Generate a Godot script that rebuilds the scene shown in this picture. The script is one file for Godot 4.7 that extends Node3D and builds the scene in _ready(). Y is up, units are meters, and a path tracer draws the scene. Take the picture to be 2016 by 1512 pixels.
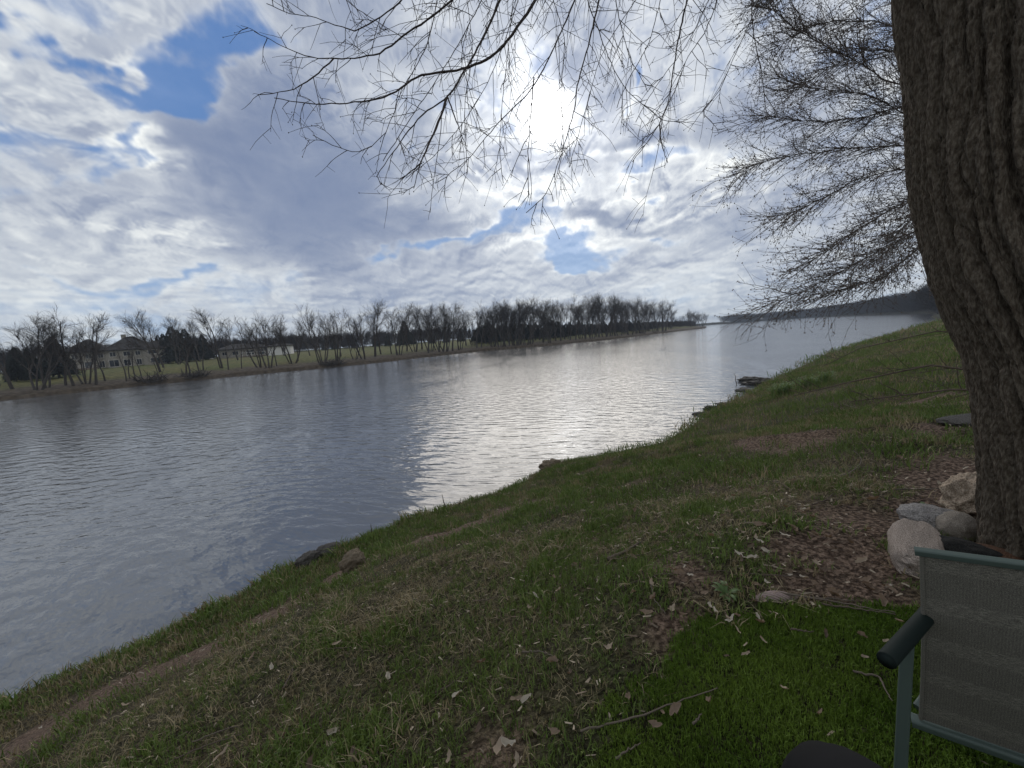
extends Node3D
# A grassy river bank under a big bare tree, looking across the river to bare trees, lawns and houses, the sun behind thin cloud.

const EYE := Vector3(0, 3.5, 0)
const SUN := [0.1149,0.4645,-0.8781]
const SKY_SHAPES := [[-0.441,0.508,-0.74,0.276,-0.709,-0.649,-0.854,-0.49,0.172,0.076,0.094,-1.0,0.0],[-0.49,0.458,-0.741,0.127,-0.805,-0.579,-0.862,-0.378,0.337,0.036,0.081,-0.5,0.0],[-0.566,0.444,-0.694,0.239,-0.719,-0.653,-0.789,-0.535,0.301,0.025,0.08,-0.8,0.0],[-0.632,0.477,-0.611,0.678,-0.045,-0.734,-0.378,-0.878,-0.294,0.044,0.02,-0.9,0.0],[-0.644,0.48,-0.596,0.322,-0.537,-0.78,-0.694,-0.694,0.191,0.018,0.014,-0.4,0.0],[-0.658,0.348,-0.668,0.728,0.064,-0.682,-0.195,-0.935,-0.295,0.123,0.021,-1.0,0.0],[-0.549,0.438,-0.712,0.626,-0.35,-0.696,-0.554,-0.828,-0.082,0.035,0.026,-0.35,0.0],[-0.591,0.47,-0.655,0.405,-0.53,-0.745,-0.698,-0.706,0.123,0.024,0.016,-0.3,0.0],[-0.405,0.296,-0.865,0.885,-0.115,-0.451,-0.233,-0.948,-0.215,0.25,0.18,0.5,0.6],[-0.371,0.196,-0.908,0.836,-0.359,-0.416,-0.407,-0.913,-0.03,0.209,0.081,0.4,0.45],[-0.517,0.389,-0.762,0.761,-0.2,-0.617,-0.393,-0.899,-0.193,0.131,0.042,0.3,0.45],[-0.288,0.573,-0.767,0.957,0.125,-0.263,-0.055,-0.809,-0.585,0.156,0.082,0.5,0.3],[-0.054,0.587,-0.808,0.997,-0.014,-0.074,-0.055,-0.809,-0.585,0.155,0.058,0.5,0.22],[0.12,0.545,-0.829,0.941,-0.33,-0.077,-0.316,-0.771,-0.553,0.07,0.05,0.5,0.45],[-0.1,0.503,-0.858,0.993,-0.003,-0.114,-0.06,-0.864,-0.5,0.063,0.063,0.4,0.3],[-0.665,0.402,-0.629,0.569,-0.273,-0.775,-0.484,-0.874,-0.048,0.099,0.053,0.4,-0.35],[-0.57,0.492,-0.658,0.682,-0.166,-0.713,-0.46,-0.855,-0.241,0.086,0.031,0.4,-0.2],[-0.676,0.36,-0.643,0.617,-0.202,-0.76,-0.404,-0.911,-0.086,0.071,0.024,0.5,-0.35],[-0.521,0.498,-0.693,0.494,-0.487,-0.72,-0.696,-0.718,0.008,0.05,0.033,0.5,-0.3],[-0.592,0.342,-0.73,0.803,0.34,-0.489,0.081,-0.876,-0.476,0.063,0.024,0.6,-0.7],[-0.567,0.365,-0.738,0.822,0.18,-0.54,-0.064,-0.913,-0.402,0.036,0.018,0.4,-0.4],[-0.731,0.249,-0.635,0.68,0.171,-0.713,-0.068,-0.953,-0.294,0.111,0.048,0.35,-0.15],[-0.744,0.174,-0.645,0.666,0.089,-0.741,-0.071,-0.981,-0.182,0.131,0.033,0.35,-0.2],[-0.687,0.233,-0.688,0.724,0.128,-0.677,-0.069,-0.964,-0.257,0.043,0.016,0.5,-0.5],[-0.623,0.195,-0.757,0.78,0.067,-0.622,-0.071,-0.978,-0.194,0.067,0.012,0.4,-0.5],[-0.636,0.135,-0.76,0.756,-0.094,-0.648,-0.159,-0.986,-0.042,0.058,0.01,0.4,-0.5],[-0.445,0.152,-0.883,0.797,-0.385,-0.465,-0.411,-0.91,0.05,0.102,0.02,0.4,-0.45],[-0.72,0.145,-0.678,0.691,0.047,-0.721,-0.072,-0.988,-0.134,0.225,0.016,-0.2,0.35],[-0.535,0.275,-0.799,0.843,0.096,-0.529,-0.069,-0.956,-0.284,0.07,0.04,0.2,0.35],[-0.102,0.274,-0.956,0.995,0.023,-0.097,-0.005,-0.962,-0.275,0.109,0.015,-0.5,0.0],[0.076,0.194,-0.978,0.997,-0.02,0.077,-0.005,-0.981,-0.195,0.075,0.018,-0.6,0.0],[0.163,0.215,-0.963,0.984,0.025,0.175,0.061,-0.976,-0.208,0.061,0.012,-0.45,0.0],[0.315,0.327,-0.891,0.914,0.144,0.379,0.252,-0.934,-0.254,0.067,0.028,-0.35,0.0],[0.268,0.496,-0.826,0.91,-0.41,0.052,-0.313,-0.766,-0.562,0.014,0.03,-0.8,0.0],[0.198,0.307,-0.931,0.947,0.184,0.265,0.252,-0.934,-0.254,0.047,0.018,-0.35,0.0],[-0.171,0.432,-0.885,0.984,0.016,-0.18,-0.063,-0.902,-0.428,0.033,0.02,-0.5,0.0],[0.308,0.394,-0.866,0.939,0.015,0.344,0.149,-0.919,-0.366,0.097,0.024,0.4,0.5],[0.361,0.239,-0.901,0.932,-0.081,0.354,0.012,-0.968,-0.252,0.252,0.019,0.5,0.45],[0.163,0.259,-0.952,0.985,-0.08,0.151,-0.037,-0.963,-0.268,0.145,0.017,0.4,0.3],[0.323,0.173,-0.931,0.937,0.076,0.342,0.13,-0.982,-0.137,0.119,0.019,0.4,0.4],[0.173,0.144,-0.974,0.984,0.003,0.178,0.029,-0.99,-0.141,0.213,0.028,0.4,0.4],[0.557,0.142,-0.818,0.826,-0.179,0.534,-0.071,-0.974,-0.217,0.095,0.074,0.4,0.55],[0.497,0.359,-0.79,0.756,-0.624,0.196,-0.423,-0.695,-0.582,0.078,0.059,0.35,0.45],[0.084,0.364,-0.928,0.996,-0.022,0.085,0.011,-0.931,-0.364,0.081,0.035,0.5,0.4],[0.404,0.291,-0.867,0.9,0.036,0.434,0.157,-0.956,-0.248,0.153,0.044,0.45,-0.45],[0.05,0.381,-0.923,0.998,-0.053,0.036,-0.035,-0.923,-0.383,0.184,0.014,0.4,-0.6],[0.254,0.279,-0.926,0.966,-0.063,0.25,0.011,-0.958,-0.285,0.293,0.011,0.5,-0.6],[0.256,0.22,-0.941,0.961,0.036,0.273,0.094,-0.975,-0.203,0.264,0.014,0.4,-0.45],[-0.037,0.197,-0.98,0.985,-0.161,-0.066,-0.17,-0.967,-0.188,0.113,0.031,0.4,-0.4],[-0.069,0.121,-0.99,0.995,-0.064,-0.074,-0.073,-0.991,-0.115,0.141,0.013,0.3,-0.35],[0.417,0.092,-0.904,0.906,0.027,0.423,0.064,-0.995,-0.072,0.211,0.016,0.35,-0.4],[0.024,0.335,-0.942,0.997,-0.072,0.003,-0.067,-0.94,-0.335,0.071,0.03,0.4,-0.5],[-0.276,0.467,-0.84,0.89,-0.21,-0.406,-0.366,-0.859,-0.357,0.113,0.062,0.4,-0.1],[-0.503,0.427,-0.752,0.51,-0.557,-0.656,-0.698,-0.713,0.062,0.055,0.028,-0.7,0.0],[-0.614,0.413,-0.673,0.089,-0.812,-0.577,-0.785,-0.414,0.462,0.029,0.049,-0.5,0.0],[-0.37,0.521,-0.769,0.771,-0.291,-0.567,-0.519,-0.802,-0.294,0.037,0.056,-0.3,0.0],[-0.725,0.308,-0.616,0.687,0.237,-0.687,-0.065,-0.921,-0.384,0.046,0.014,-0.5,0.0],[0.063,0.195,-0.979,0.998,-0.018,0.064,-0.005,-0.981,-0.196,0.138,0.02,-0.5,0.0],[-0.102,0.274,-0.956,0.995,0.023,-0.097,-0.005,-0.962,-0.275,0.133,0.015,-0.4,0.0],[0.354,0.325,-0.877,0.899,0.135,0.416,0.253,-0.936,-0.244,0.099,0.024,-0.45,0.0],[0.232,0.297,-0.926,0.957,0.098,0.274,0.172,-0.95,-0.262,0.07,0.016,-0.4,0.0],[0.393,0.194,-0.899,0.918,-0.071,0.389,0.012,-0.978,-0.206,0.069,0.011,-0.4,0.0],[-0.673,0.429,-0.603,0.482,-0.367,-0.796,-0.562,-0.826,0.04,0.043,0.025,0.4,-0.3],[-0.683,0.321,-0.656,0.731,0.313,-0.606,0.01,-0.894,-0.449,0.097,0.011,0.2,0.1],[-0.315,0.32,-0.894,0.948,0.038,-0.317,-0.068,-0.947,-0.315,0.191,0.157,0.35,0.5],[-0.416,0.398,-0.817,0.883,-0.043,-0.468,-0.222,-0.916,-0.334,0.151,0.05,0.3,0.3],[-0.228,0.217,-0.949,0.972,-0.021,-0.235,-0.071,-0.976,-0.206,0.17,0.073,0.2,0.25],[-0.534,0.192,-0.823,0.844,0.038,-0.536,-0.071,-0.981,-0.182,0.126,0.042,0.2,0.25],[0.018,0.261,-0.965,1.0,-0.01,0.019,-0.005,-0.965,-0.262,0.073,0.017,-0.4,0.0],[0.138,0.195,-0.971,0.99,-0.016,0.14,0.012,-0.981,-0.195,0.087,0.017,-0.5,0.0],[-0.057,0.244,-0.968,0.998,-0.007,-0.058,-0.021,-0.97,-0.243,0.086,0.012,-0.4,0.0],[-0.625,0.344,-0.7,0.768,0.103,-0.632,-0.145,-0.933,-0.329,0.061,0.014,-0.5,0.0],[-0.623,0.463,-0.63,0.55,-0.314,-0.774,-0.556,-0.829,-0.059,0.03,0.014,-0.4,0.0],[0.472,0.219,-0.854,0.878,-0.193,0.439,-0.069,-0.956,-0.284,0.065,0.017,-0.35,0.0],[-0.284,0.149,-0.947,0.957,-0.031,-0.288,-0.072,-0.988,-0.134,0.11,0.017,-0.3,0.0],[-0.681,0.147,-0.718,0.73,0.039,-0.682,-0.072,-0.988,-0.134,0.11,0.013,-0.35,0.0]]
const BANK := [[-30.0,45.0,0.1],[-14.0,18.0,0.1],[-9.5,8.0,0.1],[-7.4,2.5,0.1],[-6.2,-1.5,0.1],[-5.65,-3.25,0.1],[-5.49,-3.56,0.1],[-5.22,-4.03,0.1],[-4.75,-4.47,0.1],[-4.27,-5.13,0.1],[-3.82,-5.73,0.1],[-3.42,-6.24,0.05],[-2.82,-6.54,0.15],[-1.76,-7.24,0.25],[-0.47,-7.9,0.35],[0.61,-9.0,0.4],[1.65,-9.24,0.5],[3.33,-9.68,0.6],[6.15,-12.79,0.35],[9.66,-16.38,0.05],[13.2,-19.71,0.3],[20.45,-26.35,0.6],[27.99,-32.21,0.8],[44.13,-42.41,0.8],[60.64,-54.17,0.8],[100.0,-88.0,0.8],[160.0,-144.0,0.8],[249.5,-230.9,0.8],[279.9,-280.3,0.8],[343.8,-373.9,0.8],[399.7,-468.3,0.8],[470.4,-585.5,0.8],[482.9,-656.9,0.8],[453.1,-690.6,0.8],[402.5,-681.9,0.8]]
const FAR_BANK := [[-170.0,-10.0],[-155.0,-18.5],[-125.0,-35.5],[-102.5,-46.7],[-87.6,-52.0],[-78.5,-54.8],[-75.2,-55.1],[-72.5,-56.8],[-70.4,-59.8],[-68.1,-63.0],[-65.5,-66.5],[-61.0,-71.1],[-54.4,-77.1],[-47.0,-81.8],[-38.9,-85.1],[-29.5,-95.4],[-19.0,-112.5],[-7.9,-122.2],[3.7,-124.4],[16.6,-130.7],[30.9,-140.9],[49.3,-160.7],[71.7,-189.9],[102.9,-230.1],[142.9,-281.2],[182.1,-355.0],[220.7,-451.7],[255.0,-575.0],[285.0,-725.0],[300.0,-800.0]]
const FAR_TREES := [[-82.81,1.16,-59.77,13.0,1.0],[-79.55,1.24,-61.66,13.0,0.0],[-73.91,0.92,-60.02,12.3,4.0],[-74.81,1.08,-62.26,11.5,1.0],[-74.45,1.16,-64.5,13.0,7.0],[-72.4,1.0,-63.93,11.0,2.0],[-72.34,1.08,-65.71,10.5,3.0],[-70.28,0.92,-65.13,11.5,1.0],[-88.04,1.9,-66.52,12.0,2.0],[-88.07,1.4,-61.28,13.0,3.0],[-71.7,1.16,-68.22,6.5,6.0],[-72.48,1.24,-68.84,6.0,6.0],[-67.97,0.92,-68.17,7.0,6.0],[-69.72,1.16,-70.74,6.0,6.0],[-69.91,1.24,-71.97,7.0,6.0],[-69.37,1.24,-72.53,6.5,6.0],[-72.13,1.9,-79.72,13.0,0.0],[-82.11,2.67,-91.86,12.0,2.0],[-67.72,1.24,-74.22,6.0,6.0],[-62.88,1.0,-74.79,8.5,2.0],[-63.67,1.16,-76.78,10.0,6.0],[-64.5,1.4,-80.06,9.0,6.0],[-64.56,1.5,-81.36,8.0,6.0],[-86.43,3.03,-101.43,12.5,1.0],[-89.5,3.3,-112.16,13.0,0.0],[-62.78,1.6,-84.31,12.5,1.0],[-59.69,1.24,-81.73,9.0,6.0],[-57.81,1.24,-83.2,7.5,6.0],[-54.48,1.16,-84.13,12.0,4.0],[-52.08,1.0,-83.29,13.0,3.0],[-51.26,1.08,-84.99,8.0,6.0],[-50.07,1.32,-89.11,12.0,4.0],[-50.94,1.7,-92.99,8.0,6.0],[-56.33,2.67,-109.52,9.0,2.0],[-75.93,2.96,-108.38,12.0,2.0],[-42.63,1.0,-87.78,13.5,5.0],[-40.91,1.16,-91.7,13.0,3.0],[-43.74,1.9,-100.39,9.0,6.0],[-69.97,3.2,-120.27,10.0,1.0],[-37.65,1.08,-93.84,9.0,4.0],[-35.59,1.0,-94.63,13.5,4.0],[-35.37,1.32,-101.14,14.0,1.0],[-35.86,1.7,-107.92,13.0,2.0],[-33.1,1.5,-108.61,12.0,6.0],[-30.29,1.16,-105.57,14.5,3.0],[-31.56,1.9,-118.64,14.0,1.0],[-28.43,1.5,-116.15,13.19,5.0],[-27.8,1.9,-123.13,14.26,0.0],[-23.33,0.92,-111.19,14.25,2.0],[-23.95,1.24,-117.37,14.84,3.0],[-22.76,1.5,-122.29,13.17,3.0],[-20.29,0.92,-115.33,14.97,3.0],[-18.97,0.83,-115.18,12.88,4.0],[-18.39,0.83,-115.68,15.13,0.0],[-17.34,0.92,-117.89,15.1,2.0],[-15.59,1.08,-122.01,13.36,3.0],[-14.89,1.9,-134.22,14.21,2.0],[-12.45,1.9,-135.06,13.09,3.0],[-10.63,1.08,-126.32,13.72,2.0],[-9.21,1.08,-126.86,13.47,0.0],[-7.48,1.9,-136.18,13.68,4.0],[-5.45,1.08,-127.62,14.2,5.0],[-4.73,1.24,-129.76,14.96,0.0],[-2.77,0.83,-125.18,15.83,5.0],[-0.59,0.83,-125.61,15.01,3.0],[0.99,1.5,-134.15,16.09,4.0],[1.98,0.92,-127.11,15.56,3.0],[2.71,0.92,-127.26,16.58,4.0],[3.86,1.08,-130.03,16.59,4.0],[5.56,0.83,-127.53,15.77,5.0],[7.45,0.83,-128.45,15.3,1.0],[8.73,1.5,-137.9,15.79,2.0],[10.9,1.9,-143.72,15.5,4.0],[11.68,1.08,-133.8,14.24,1.0],[14.36,1.9,-146.19,15.55,4.0],[13.76,0.83,-131.49,13.65,3.0],[16.34,1.9,-147.61,15.02,4.0],[16.83,1.24,-139.39,13.57,0.0],[18.51,1.08,-138.15,15.31,2.0],[21.9,1.5,-146.69,15.42,3.0],[22.77,1.24,-143.65,13.76,0.0],[24.6,1.08,-142.51,13.03,2.0],[27.45,1.24,-147.47,15.19,5.0],[28.82,1.08,-146.01,17.28,2.0],[31.94,1.5,-156.69,18.92,4.0],[31.64,0.92,-146.11,15.95,4.0],[37.08,1.5,-162.22,18.57,5.0],[36.01,1.08,-153.74,17.98,0.0],[38.88,1.08,-156.83,17.52,4.0],[41.76,1.08,-159.93,18.22,4.0],[45.11,1.08,-163.54,17.82,0.0],[47.76,1.08,-166.92,16.73,4.0],[54.79,1.5,-184.26,17.81,5.0],[60.77,1.9,-198.61,16.79,3.0],[54.13,0.92,-171.91,18.56,4.0],[60.89,1.08,-183.99,17.37,2.0],[63.51,1.08,-187.41,18.79,4.0],[63.24,0.83,-182.13,18.05,3.0],[74.12,1.5,-209.27,17.37,3.0],[77.66,1.5,-213.83,18.24,4.0],[73.36,0.83,-195.25,16.29,4.0],[79.21,0.92,-204.41,16.36,2.0],[83.1,0.83,-207.79,18.95,3.0],[87.62,0.92,-215.24,16.0,2.0],[102.83,1.5,-246.15,15.75,4.0],[231.09,1.9,-541.21,17.69,3.0],[249.03,1.08,-572.16,14.38,3.0],[229.97,1.24,-511.06,17.07,5.0],[210.34,1.5,-452.61,16.28,1.0],[145.71,1.5,-307.73,15.43,4.0],[203.91,0.92,-417.66,15.68,5.0],[150.07,0.92,-301.06,12.98,4.0],[179.38,0.92,-356.22,13.01,5.0],[169.37,1.9,-360.78,11.5,1.0],[173.01,1.5,-359.12,12.84,5.0]]
const EVERGREENS := [[-91.55,2.54,-77.49,7.0],[-86.45,2.34,-74.15,8.0],[-92.76,2.45,-75.11,6.0],[-98.05,2.6,-77.5,6.5],[-91.34,2.23,-71.53,4.5],[-87.7,2.17,-71.65,5.0],[-100.99,3.5,-114.47,9.0],[-100.9,3.54,-117.36,11.0],[-97.51,3.46,-115.24,10.0],[-101.32,3.62,-122.53,10.5],[-98.44,3.58,-122.69,8.0],[-108.19,3.7,-120.69,9.0],[-103.88,3.8,-132.47,9.0],[-44.75,3.5,-168.72,11.0],[-47.37,3.54,-169.08,6.0],[-44.25,3.62,-176.99,6.0],[-61.82,3.9,-180.2,5.5],[-72.58,4.02,-183.37,5.5],[-80.44,4.08,-179.29,5.0],[-34.44,3.5,-174.22,5.0],[-27.55,3.4,-170.97,5.0],[-20.39,3.26,-165.87,6.0],[-85.55,4.13,-179.66,5.0],[-54.04,3.7,-173.8,6.0],[-11.73,2.75,-152.73,8.43],[-9.19,2.32,-143.1,8.22],[-7.23,2.45,-145.89,8.69],[-5.23,2.59,-150.46,8.08],[-3.32,2.53,-149.63,8.11],[-1.96,2.81,-158.89,8.27],[-0.07,2.52,-150.87,7.78],[1.77,2.5,-151.17,7.86],[3.89,2.72,-159.87,7.71],[5.3,2.36,-150.02,8.28],[7.03,2.33,-150.7,7.69],[9.4,2.81,-166.98,7.89],[10.95,2.52,-157.99,7.97],[13.47,2.67,-165.35,7.61],[14.96,2.38,-157.43,7.78],[16.47,2.38,-158.44,7.74],[18.66,2.43,-162.21,7.92],[19.69,2.15,-155.91,7.45],[25.2,2.77,-181.95,8.31],[24.0,2.13,-160.05,7.86],[28.21,2.58,-177.39,7.96],[30.4,2.52,-177.61,7.68],[32.57,2.46,-177.89,7.58],[33.85,2.38,-177.13,6.11],[39.5,2.72,-197.88,6.14],[38.28,2.37,-182.64,5.98],[40.84,2.24,-182.41,5.74],[46.82,2.53,-199.0,7.09],[50.37,2.58,-205.82,7.49],[49.61,2.32,-195.99,7.32],[58.04,2.63,-217.66,6.89],[65.46,2.8,-234.98,7.75],[59.47,2.16,-204.31,7.18],[69.72,2.62,-232.25,7.44],[68.02,2.24,-217.43,6.73],[73.64,2.25,-225.05,6.92],[77.97,2.26,-230.91,6.89],[80.66,2.21,-233.05,6.68],[83.32,2.17,-235.22,6.77],[103.2,2.75,-280.85,6.68],[98.58,2.39,-261.09,6.72],[230.2,2.78,-591.5,10.53],[228.87,2.65,-575.89,10.29],[221.76,2.54,-541.67,11.12],[137.89,2.6,-327.59,6.44],[208.09,2.34,-481.17,9.27],[198.42,2.23,-447.12,7.89],[160.69,2.67,-373.97,6.01],[161.41,2.62,-372.88,5.57],[166.37,2.2,-365.34,5.5],[165.07,2.33,-367.31,5.43],[164.33,2.4,-368.44,5.0],[160.79,2.66,-373.81,5.0],[158.79,2.79,-376.84,5.0],[166.15,2.22,-365.67,5.0]]
const BACK_WOOD := [[-222.67,4.74,-159.69,9.5],[-190.77,4.39,-137.67,8.33],[-207.17,4.61,-150.69,8.54],[-174.37,4.19,-127.71,9.59],[-218.21,4.73,-160.84,10.41],[-198.77,4.53,-147.17,9.29],[-212.39,4.69,-158.6,7.39],[-164.72,4.1,-123.92,7.16],[-220.44,4.79,-166.86,10.04],[-161.34,4.08,-122.87,10.56],[-201.03,4.61,-154.61,8.86],[-166.79,4.16,-128.42,7.64],[-183.52,4.4,-142.96,10.52],[-168.28,4.21,-132.04,8.11],[-167.99,4.22,-132.96,7.94],[-188.62,4.5,-149.35,10.7],[-179.92,4.4,-144.28,9.75],[-198.56,4.65,-160.36,10.78],[-162.15,4.18,-132.24,8.16],[-196.56,4.65,-161.4,7.65],[-166.25,4.25,-137.11,7.92],[-157.81,4.14,-131.09,10.89],[-175.0,4.39,-146.33,8.87],[-168.29,4.32,-142.92,9.87],[-160.65,4.22,-136.76,9.69],[-207.53,4.82,-178.06,8.72],[-208.98,4.85,-180.25,7.24],[-195.49,4.72,-170.64,7.18],[-179.91,4.55,-159.2,9.08],[-168.35,4.38,-148.45,7.28],[-199.75,4.8,-178.46,10.74],[-148.18,4.12,-132.92,7.2],[-168.21,4.42,-152.32,8.02],[-167.17,4.43,-153.49,7.21],[-143.86,4.11,-133.22,7.72],[-171.34,4.52,-159.82,9.13],[-145.06,4.15,-136.41,7.43],[-170.52,4.55,-162.7,9.39],[-188.58,4.77,-180.52,7.07],[-168.96,4.55,-163.08,9.29],[-158.58,4.4,-154.19,9.9],[-188.75,4.81,-184.88,8.8],[-182.25,4.75,-180.51,7.46],[-152.24,4.35,-151.44,10.09],[-179.04,4.74,-181.13,7.52],[-136.74,4.15,-139.05,7.34],[-154.87,4.45,-159.55,7.98],[-132.81,4.13,-138.72,7.19],[-140.06,4.25,-146.91,8.5],[-133.56,4.16,-141.28,8.26],[-168.22,4.7,-179.82,10.58],[-161.11,4.64,-174.64,9.3],[-148.51,4.46,-162.56,9.62],[-175.06,4.83,-193.0,9.8],[-136.98,4.31,-152.96,8.53],[-129.95,4.19,-146.22,7.68],[-135.41,4.3,-154.51,8.14],[-125.12,4.13,-144.81,9.23],[-123.63,4.1,-142.56,7.52],[-137.79,4.39,-162.47,10.8],[-149.37,4.61,-177.02,8.72],[-136.89,4.39,-164.26,7.05],[-146.05,4.59,-178.17,9.91],[-122.98,4.16,-150.88,7.68],[-150.64,4.67,-186.73,10.75],[-153.6,4.73,-192.8,8.27],[-157.98,4.81,-200.99,8.74],[-135.48,4.46,-174.39,10.75],[-138.65,4.54,-180.71,9.38],[-118.52,4.17,-156.22,8.68],[-115.14,4.12,-154.15,7.13],[-138.05,4.58,-185.87,10.53],[-129.19,4.42,-175.47,8.11],[-119.39,4.25,-165.18,8.43],[-142.71,4.7,-199.05,8.41],[-119.45,4.29,-169.83,10.36],[-144.26,4.76,-207.5,8.6],[-113.19,4.2,-164.93,8.96],[-108.06,4.11,-158.83,7.39],[-134.55,4.68,-202.4,7.8],[-137.04,4.73,-207.86,9.73],[-138.2,4.77,-212.99,10.2],[-117.35,4.4,-183.01,9.05],[-124.46,4.59,-197.16,8.56],[-112.56,4.35,-180.79,8.25],[-113.75,4.41,-185.84,9.81],[-112.46,4.42,-187.5,10.26],[-131.17,4.81,-221.33,9.68],[-114.71,4.54,-197.25,8.45],[-115.86,4.59,-201.72,9.09],[-103.45,4.32,-181.96,7.35],[-104.68,4.39,-188.38,10.04],[-117.07,4.68,-213.54,10.72],[-99.61,4.32,-185.22,7.29],[-115.84,4.7,-219.49,10.83],[-120.2,4.8,-231.03,10.35],[-113.27,4.69,-221.74,7.83],[-103.72,4.53,-208.48,7.96],[-119.46,4.85,-242.23,8.57],[-84.1,4.08,-173.76,7.71],[-105.41,4.63,-223.37,10.64],[-103.39,4.61,-221.52,7.44],[-104.53,4.66,-229.41,9.86],[-92.33,4.4,-208.43,7.85],[-89.51,4.34,-204.14,9.49],[-107.08,4.8,-248.91,9.53],[-101.69,4.71,-240.72,7.25],[-93.41,4.57,-228.16,10.51],[-97.07,4.68,-240.92,8.7],[-88.85,4.54,-228.45,8.21],[-80.89,4.32,-210.96,10.87],[-77.03,4.24,-205.1,7.46],[-84.93,4.57,-235.13,7.74],[-74.12,4.24,-207.9,9.59],[-84.64,4.66,-246.11,7.25],[-77.82,4.5,-232.87,10.83],[-71.79,4.35,-222.27,9.58],[-84.47,4.81,-263.15,9.79],[-79.58,4.76,-258.2,7.4],[-64.98,4.24,-214.82,7.37],[-61.61,4.21,-212.59,7.42],[-71.55,4.7,-255.27,10.27],[-70.35,4.73,-259.62,10.7],[-71.15,4.83,-272.7,10.86],[-53.81,4.17,-210.84,7.26],[-53.42,4.26,-218.48,8.83],[-59.75,4.65,-255.39,7.34],[-52.8,4.43,-235.04,8.5],[-46.15,4.18,-214.66,8.5],[-53.94,4.65,-259.82,10.85],[-57.21,4.83,-283.33,10.04],[-50.72,4.68,-266.36,7.47],[-45.0,4.49,-247.36,9.95],[-49.71,4.81,-288.55,8.16],[-40.63,4.51,-253.41,10.16],[-40.14,4.58,-262.17,8.35],[-41.32,4.76,-290.06,7.2],[-34.21,4.44,-251.97,9.66],[-28.27,4.14,-221.95,7.38],[-29.24,4.49,-263.41,9.17],[-26.39,4.41,-256.71,7.37],[-24.21,4.39,-255.78,7.02],[-26.65,4.71,-299.54,7.07],[-19.88,4.29,-249.21,8.53],[-20.27,4.53,-278.86,7.87],[-20.43,4.85,-331.82,8.89],[-12.6,4.15,-239.34,10.82],[-12.99,4.66,-308.14,7.21],[-8.65,4.42,-279.55,8.74],[-6.05,4.59,-306.26,9.58],[-5.58,4.62,-311.77,7.1],[-1.79,4.71,-332.12,10.5]]
const MANSION := [-113.55,3.62,-110.89]
const RANCH := [-91.83,3.78,-140.91]
const SHED := [-116.08,4.08,-147.97]
const HALL := [-127.09,3.62,-106.39]
const BRUSH := [[-64.67,0.58,-68.19],[-63.8,0.66,-69.37],[-60.57,0.58,-72.31],[-59.69,0.71,-73.51],[-39.91,0.54,-85.23],[-38.76,0.54,-86.01]]
const DIRT := [[-3.96,-2.46,0.3],[-3.89,-2.47,0.3],[-3.78,-2.56,0.4],[-3.68,-2.68,0.42],[-3.6,-2.86,0.4],[-3.59,-3.09,0.4],[-3.29,-3.17,0.4],[-2.92,-3.26,0.36],[-2.78,-3.39,0.34],[-2.67,-3.6,0.36],[-2.42,-3.91,0.36],[-2.31,-4.38,0.36],[-1.41,-4.79,0.35],[-0.96,-4.59,0.4],[-0.59,-4.86,0.35],[-0.19,-5.19,0.35],[0.24,-5.08,0.3],[2.88,-4.57,0.35],[3.15,-4.19,0.45],[1.64,-1.91,0.22],[1.57,-1.72,0.2],[1.87,-1.89,0.18],[1.48,-1.57,0.16],[2.72,-2.38,0.24],[3.03,-2.56,0.22],[3.8,-3.39,0.25],[6.01,-5.65,0.5],[5.33,-4.5,0.4],[1.33,-1.7,0.18],[0.71,-1.71,0.15],[0.52,-1.37,0.12],[-0.12,-1.11,0.12],[-3.54,-2.4,0.3],[15.54,-23.67,0.5],[2.38,-1.95,0.35],[2.33,-1.78,0.4],[1.16,-1.45,0.15],[1.36,-1.43,0.15]]
const TURF := [[0.11,-0.87],[0.16,-0.93],[0.24,-1.02],[0.41,-1.17],[0.62,-1.32],[0.79,-1.4],[1.03,-1.39],[1.27,-1.34],[1.45,-1.32],[1.62,-1.31],[2.3,-0.8],[3.4,-0.2],[3.4,1.6],[-0.2,1.6]]
const TRUNK := [[2.33,2.39,-1.32,0.38],[2.31,2.63,-1.35,0.37],[2.3,2.86,-1.37,0.37],[2.28,3.09,-1.4,0.37],[2.26,3.27,-1.44,0.37],[2.22,3.46,-1.49,0.37],[2.2,3.6,-1.52,0.38],[2.18,3.79,-1.56,0.38],[2.16,3.98,-1.58,0.39],[2.16,4.21,-1.59,0.4],[2.16,4.44,-1.6,0.41],[2.15,4.66,-1.61,0.42],[2.14,4.89,-1.62,0.43]]
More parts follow.
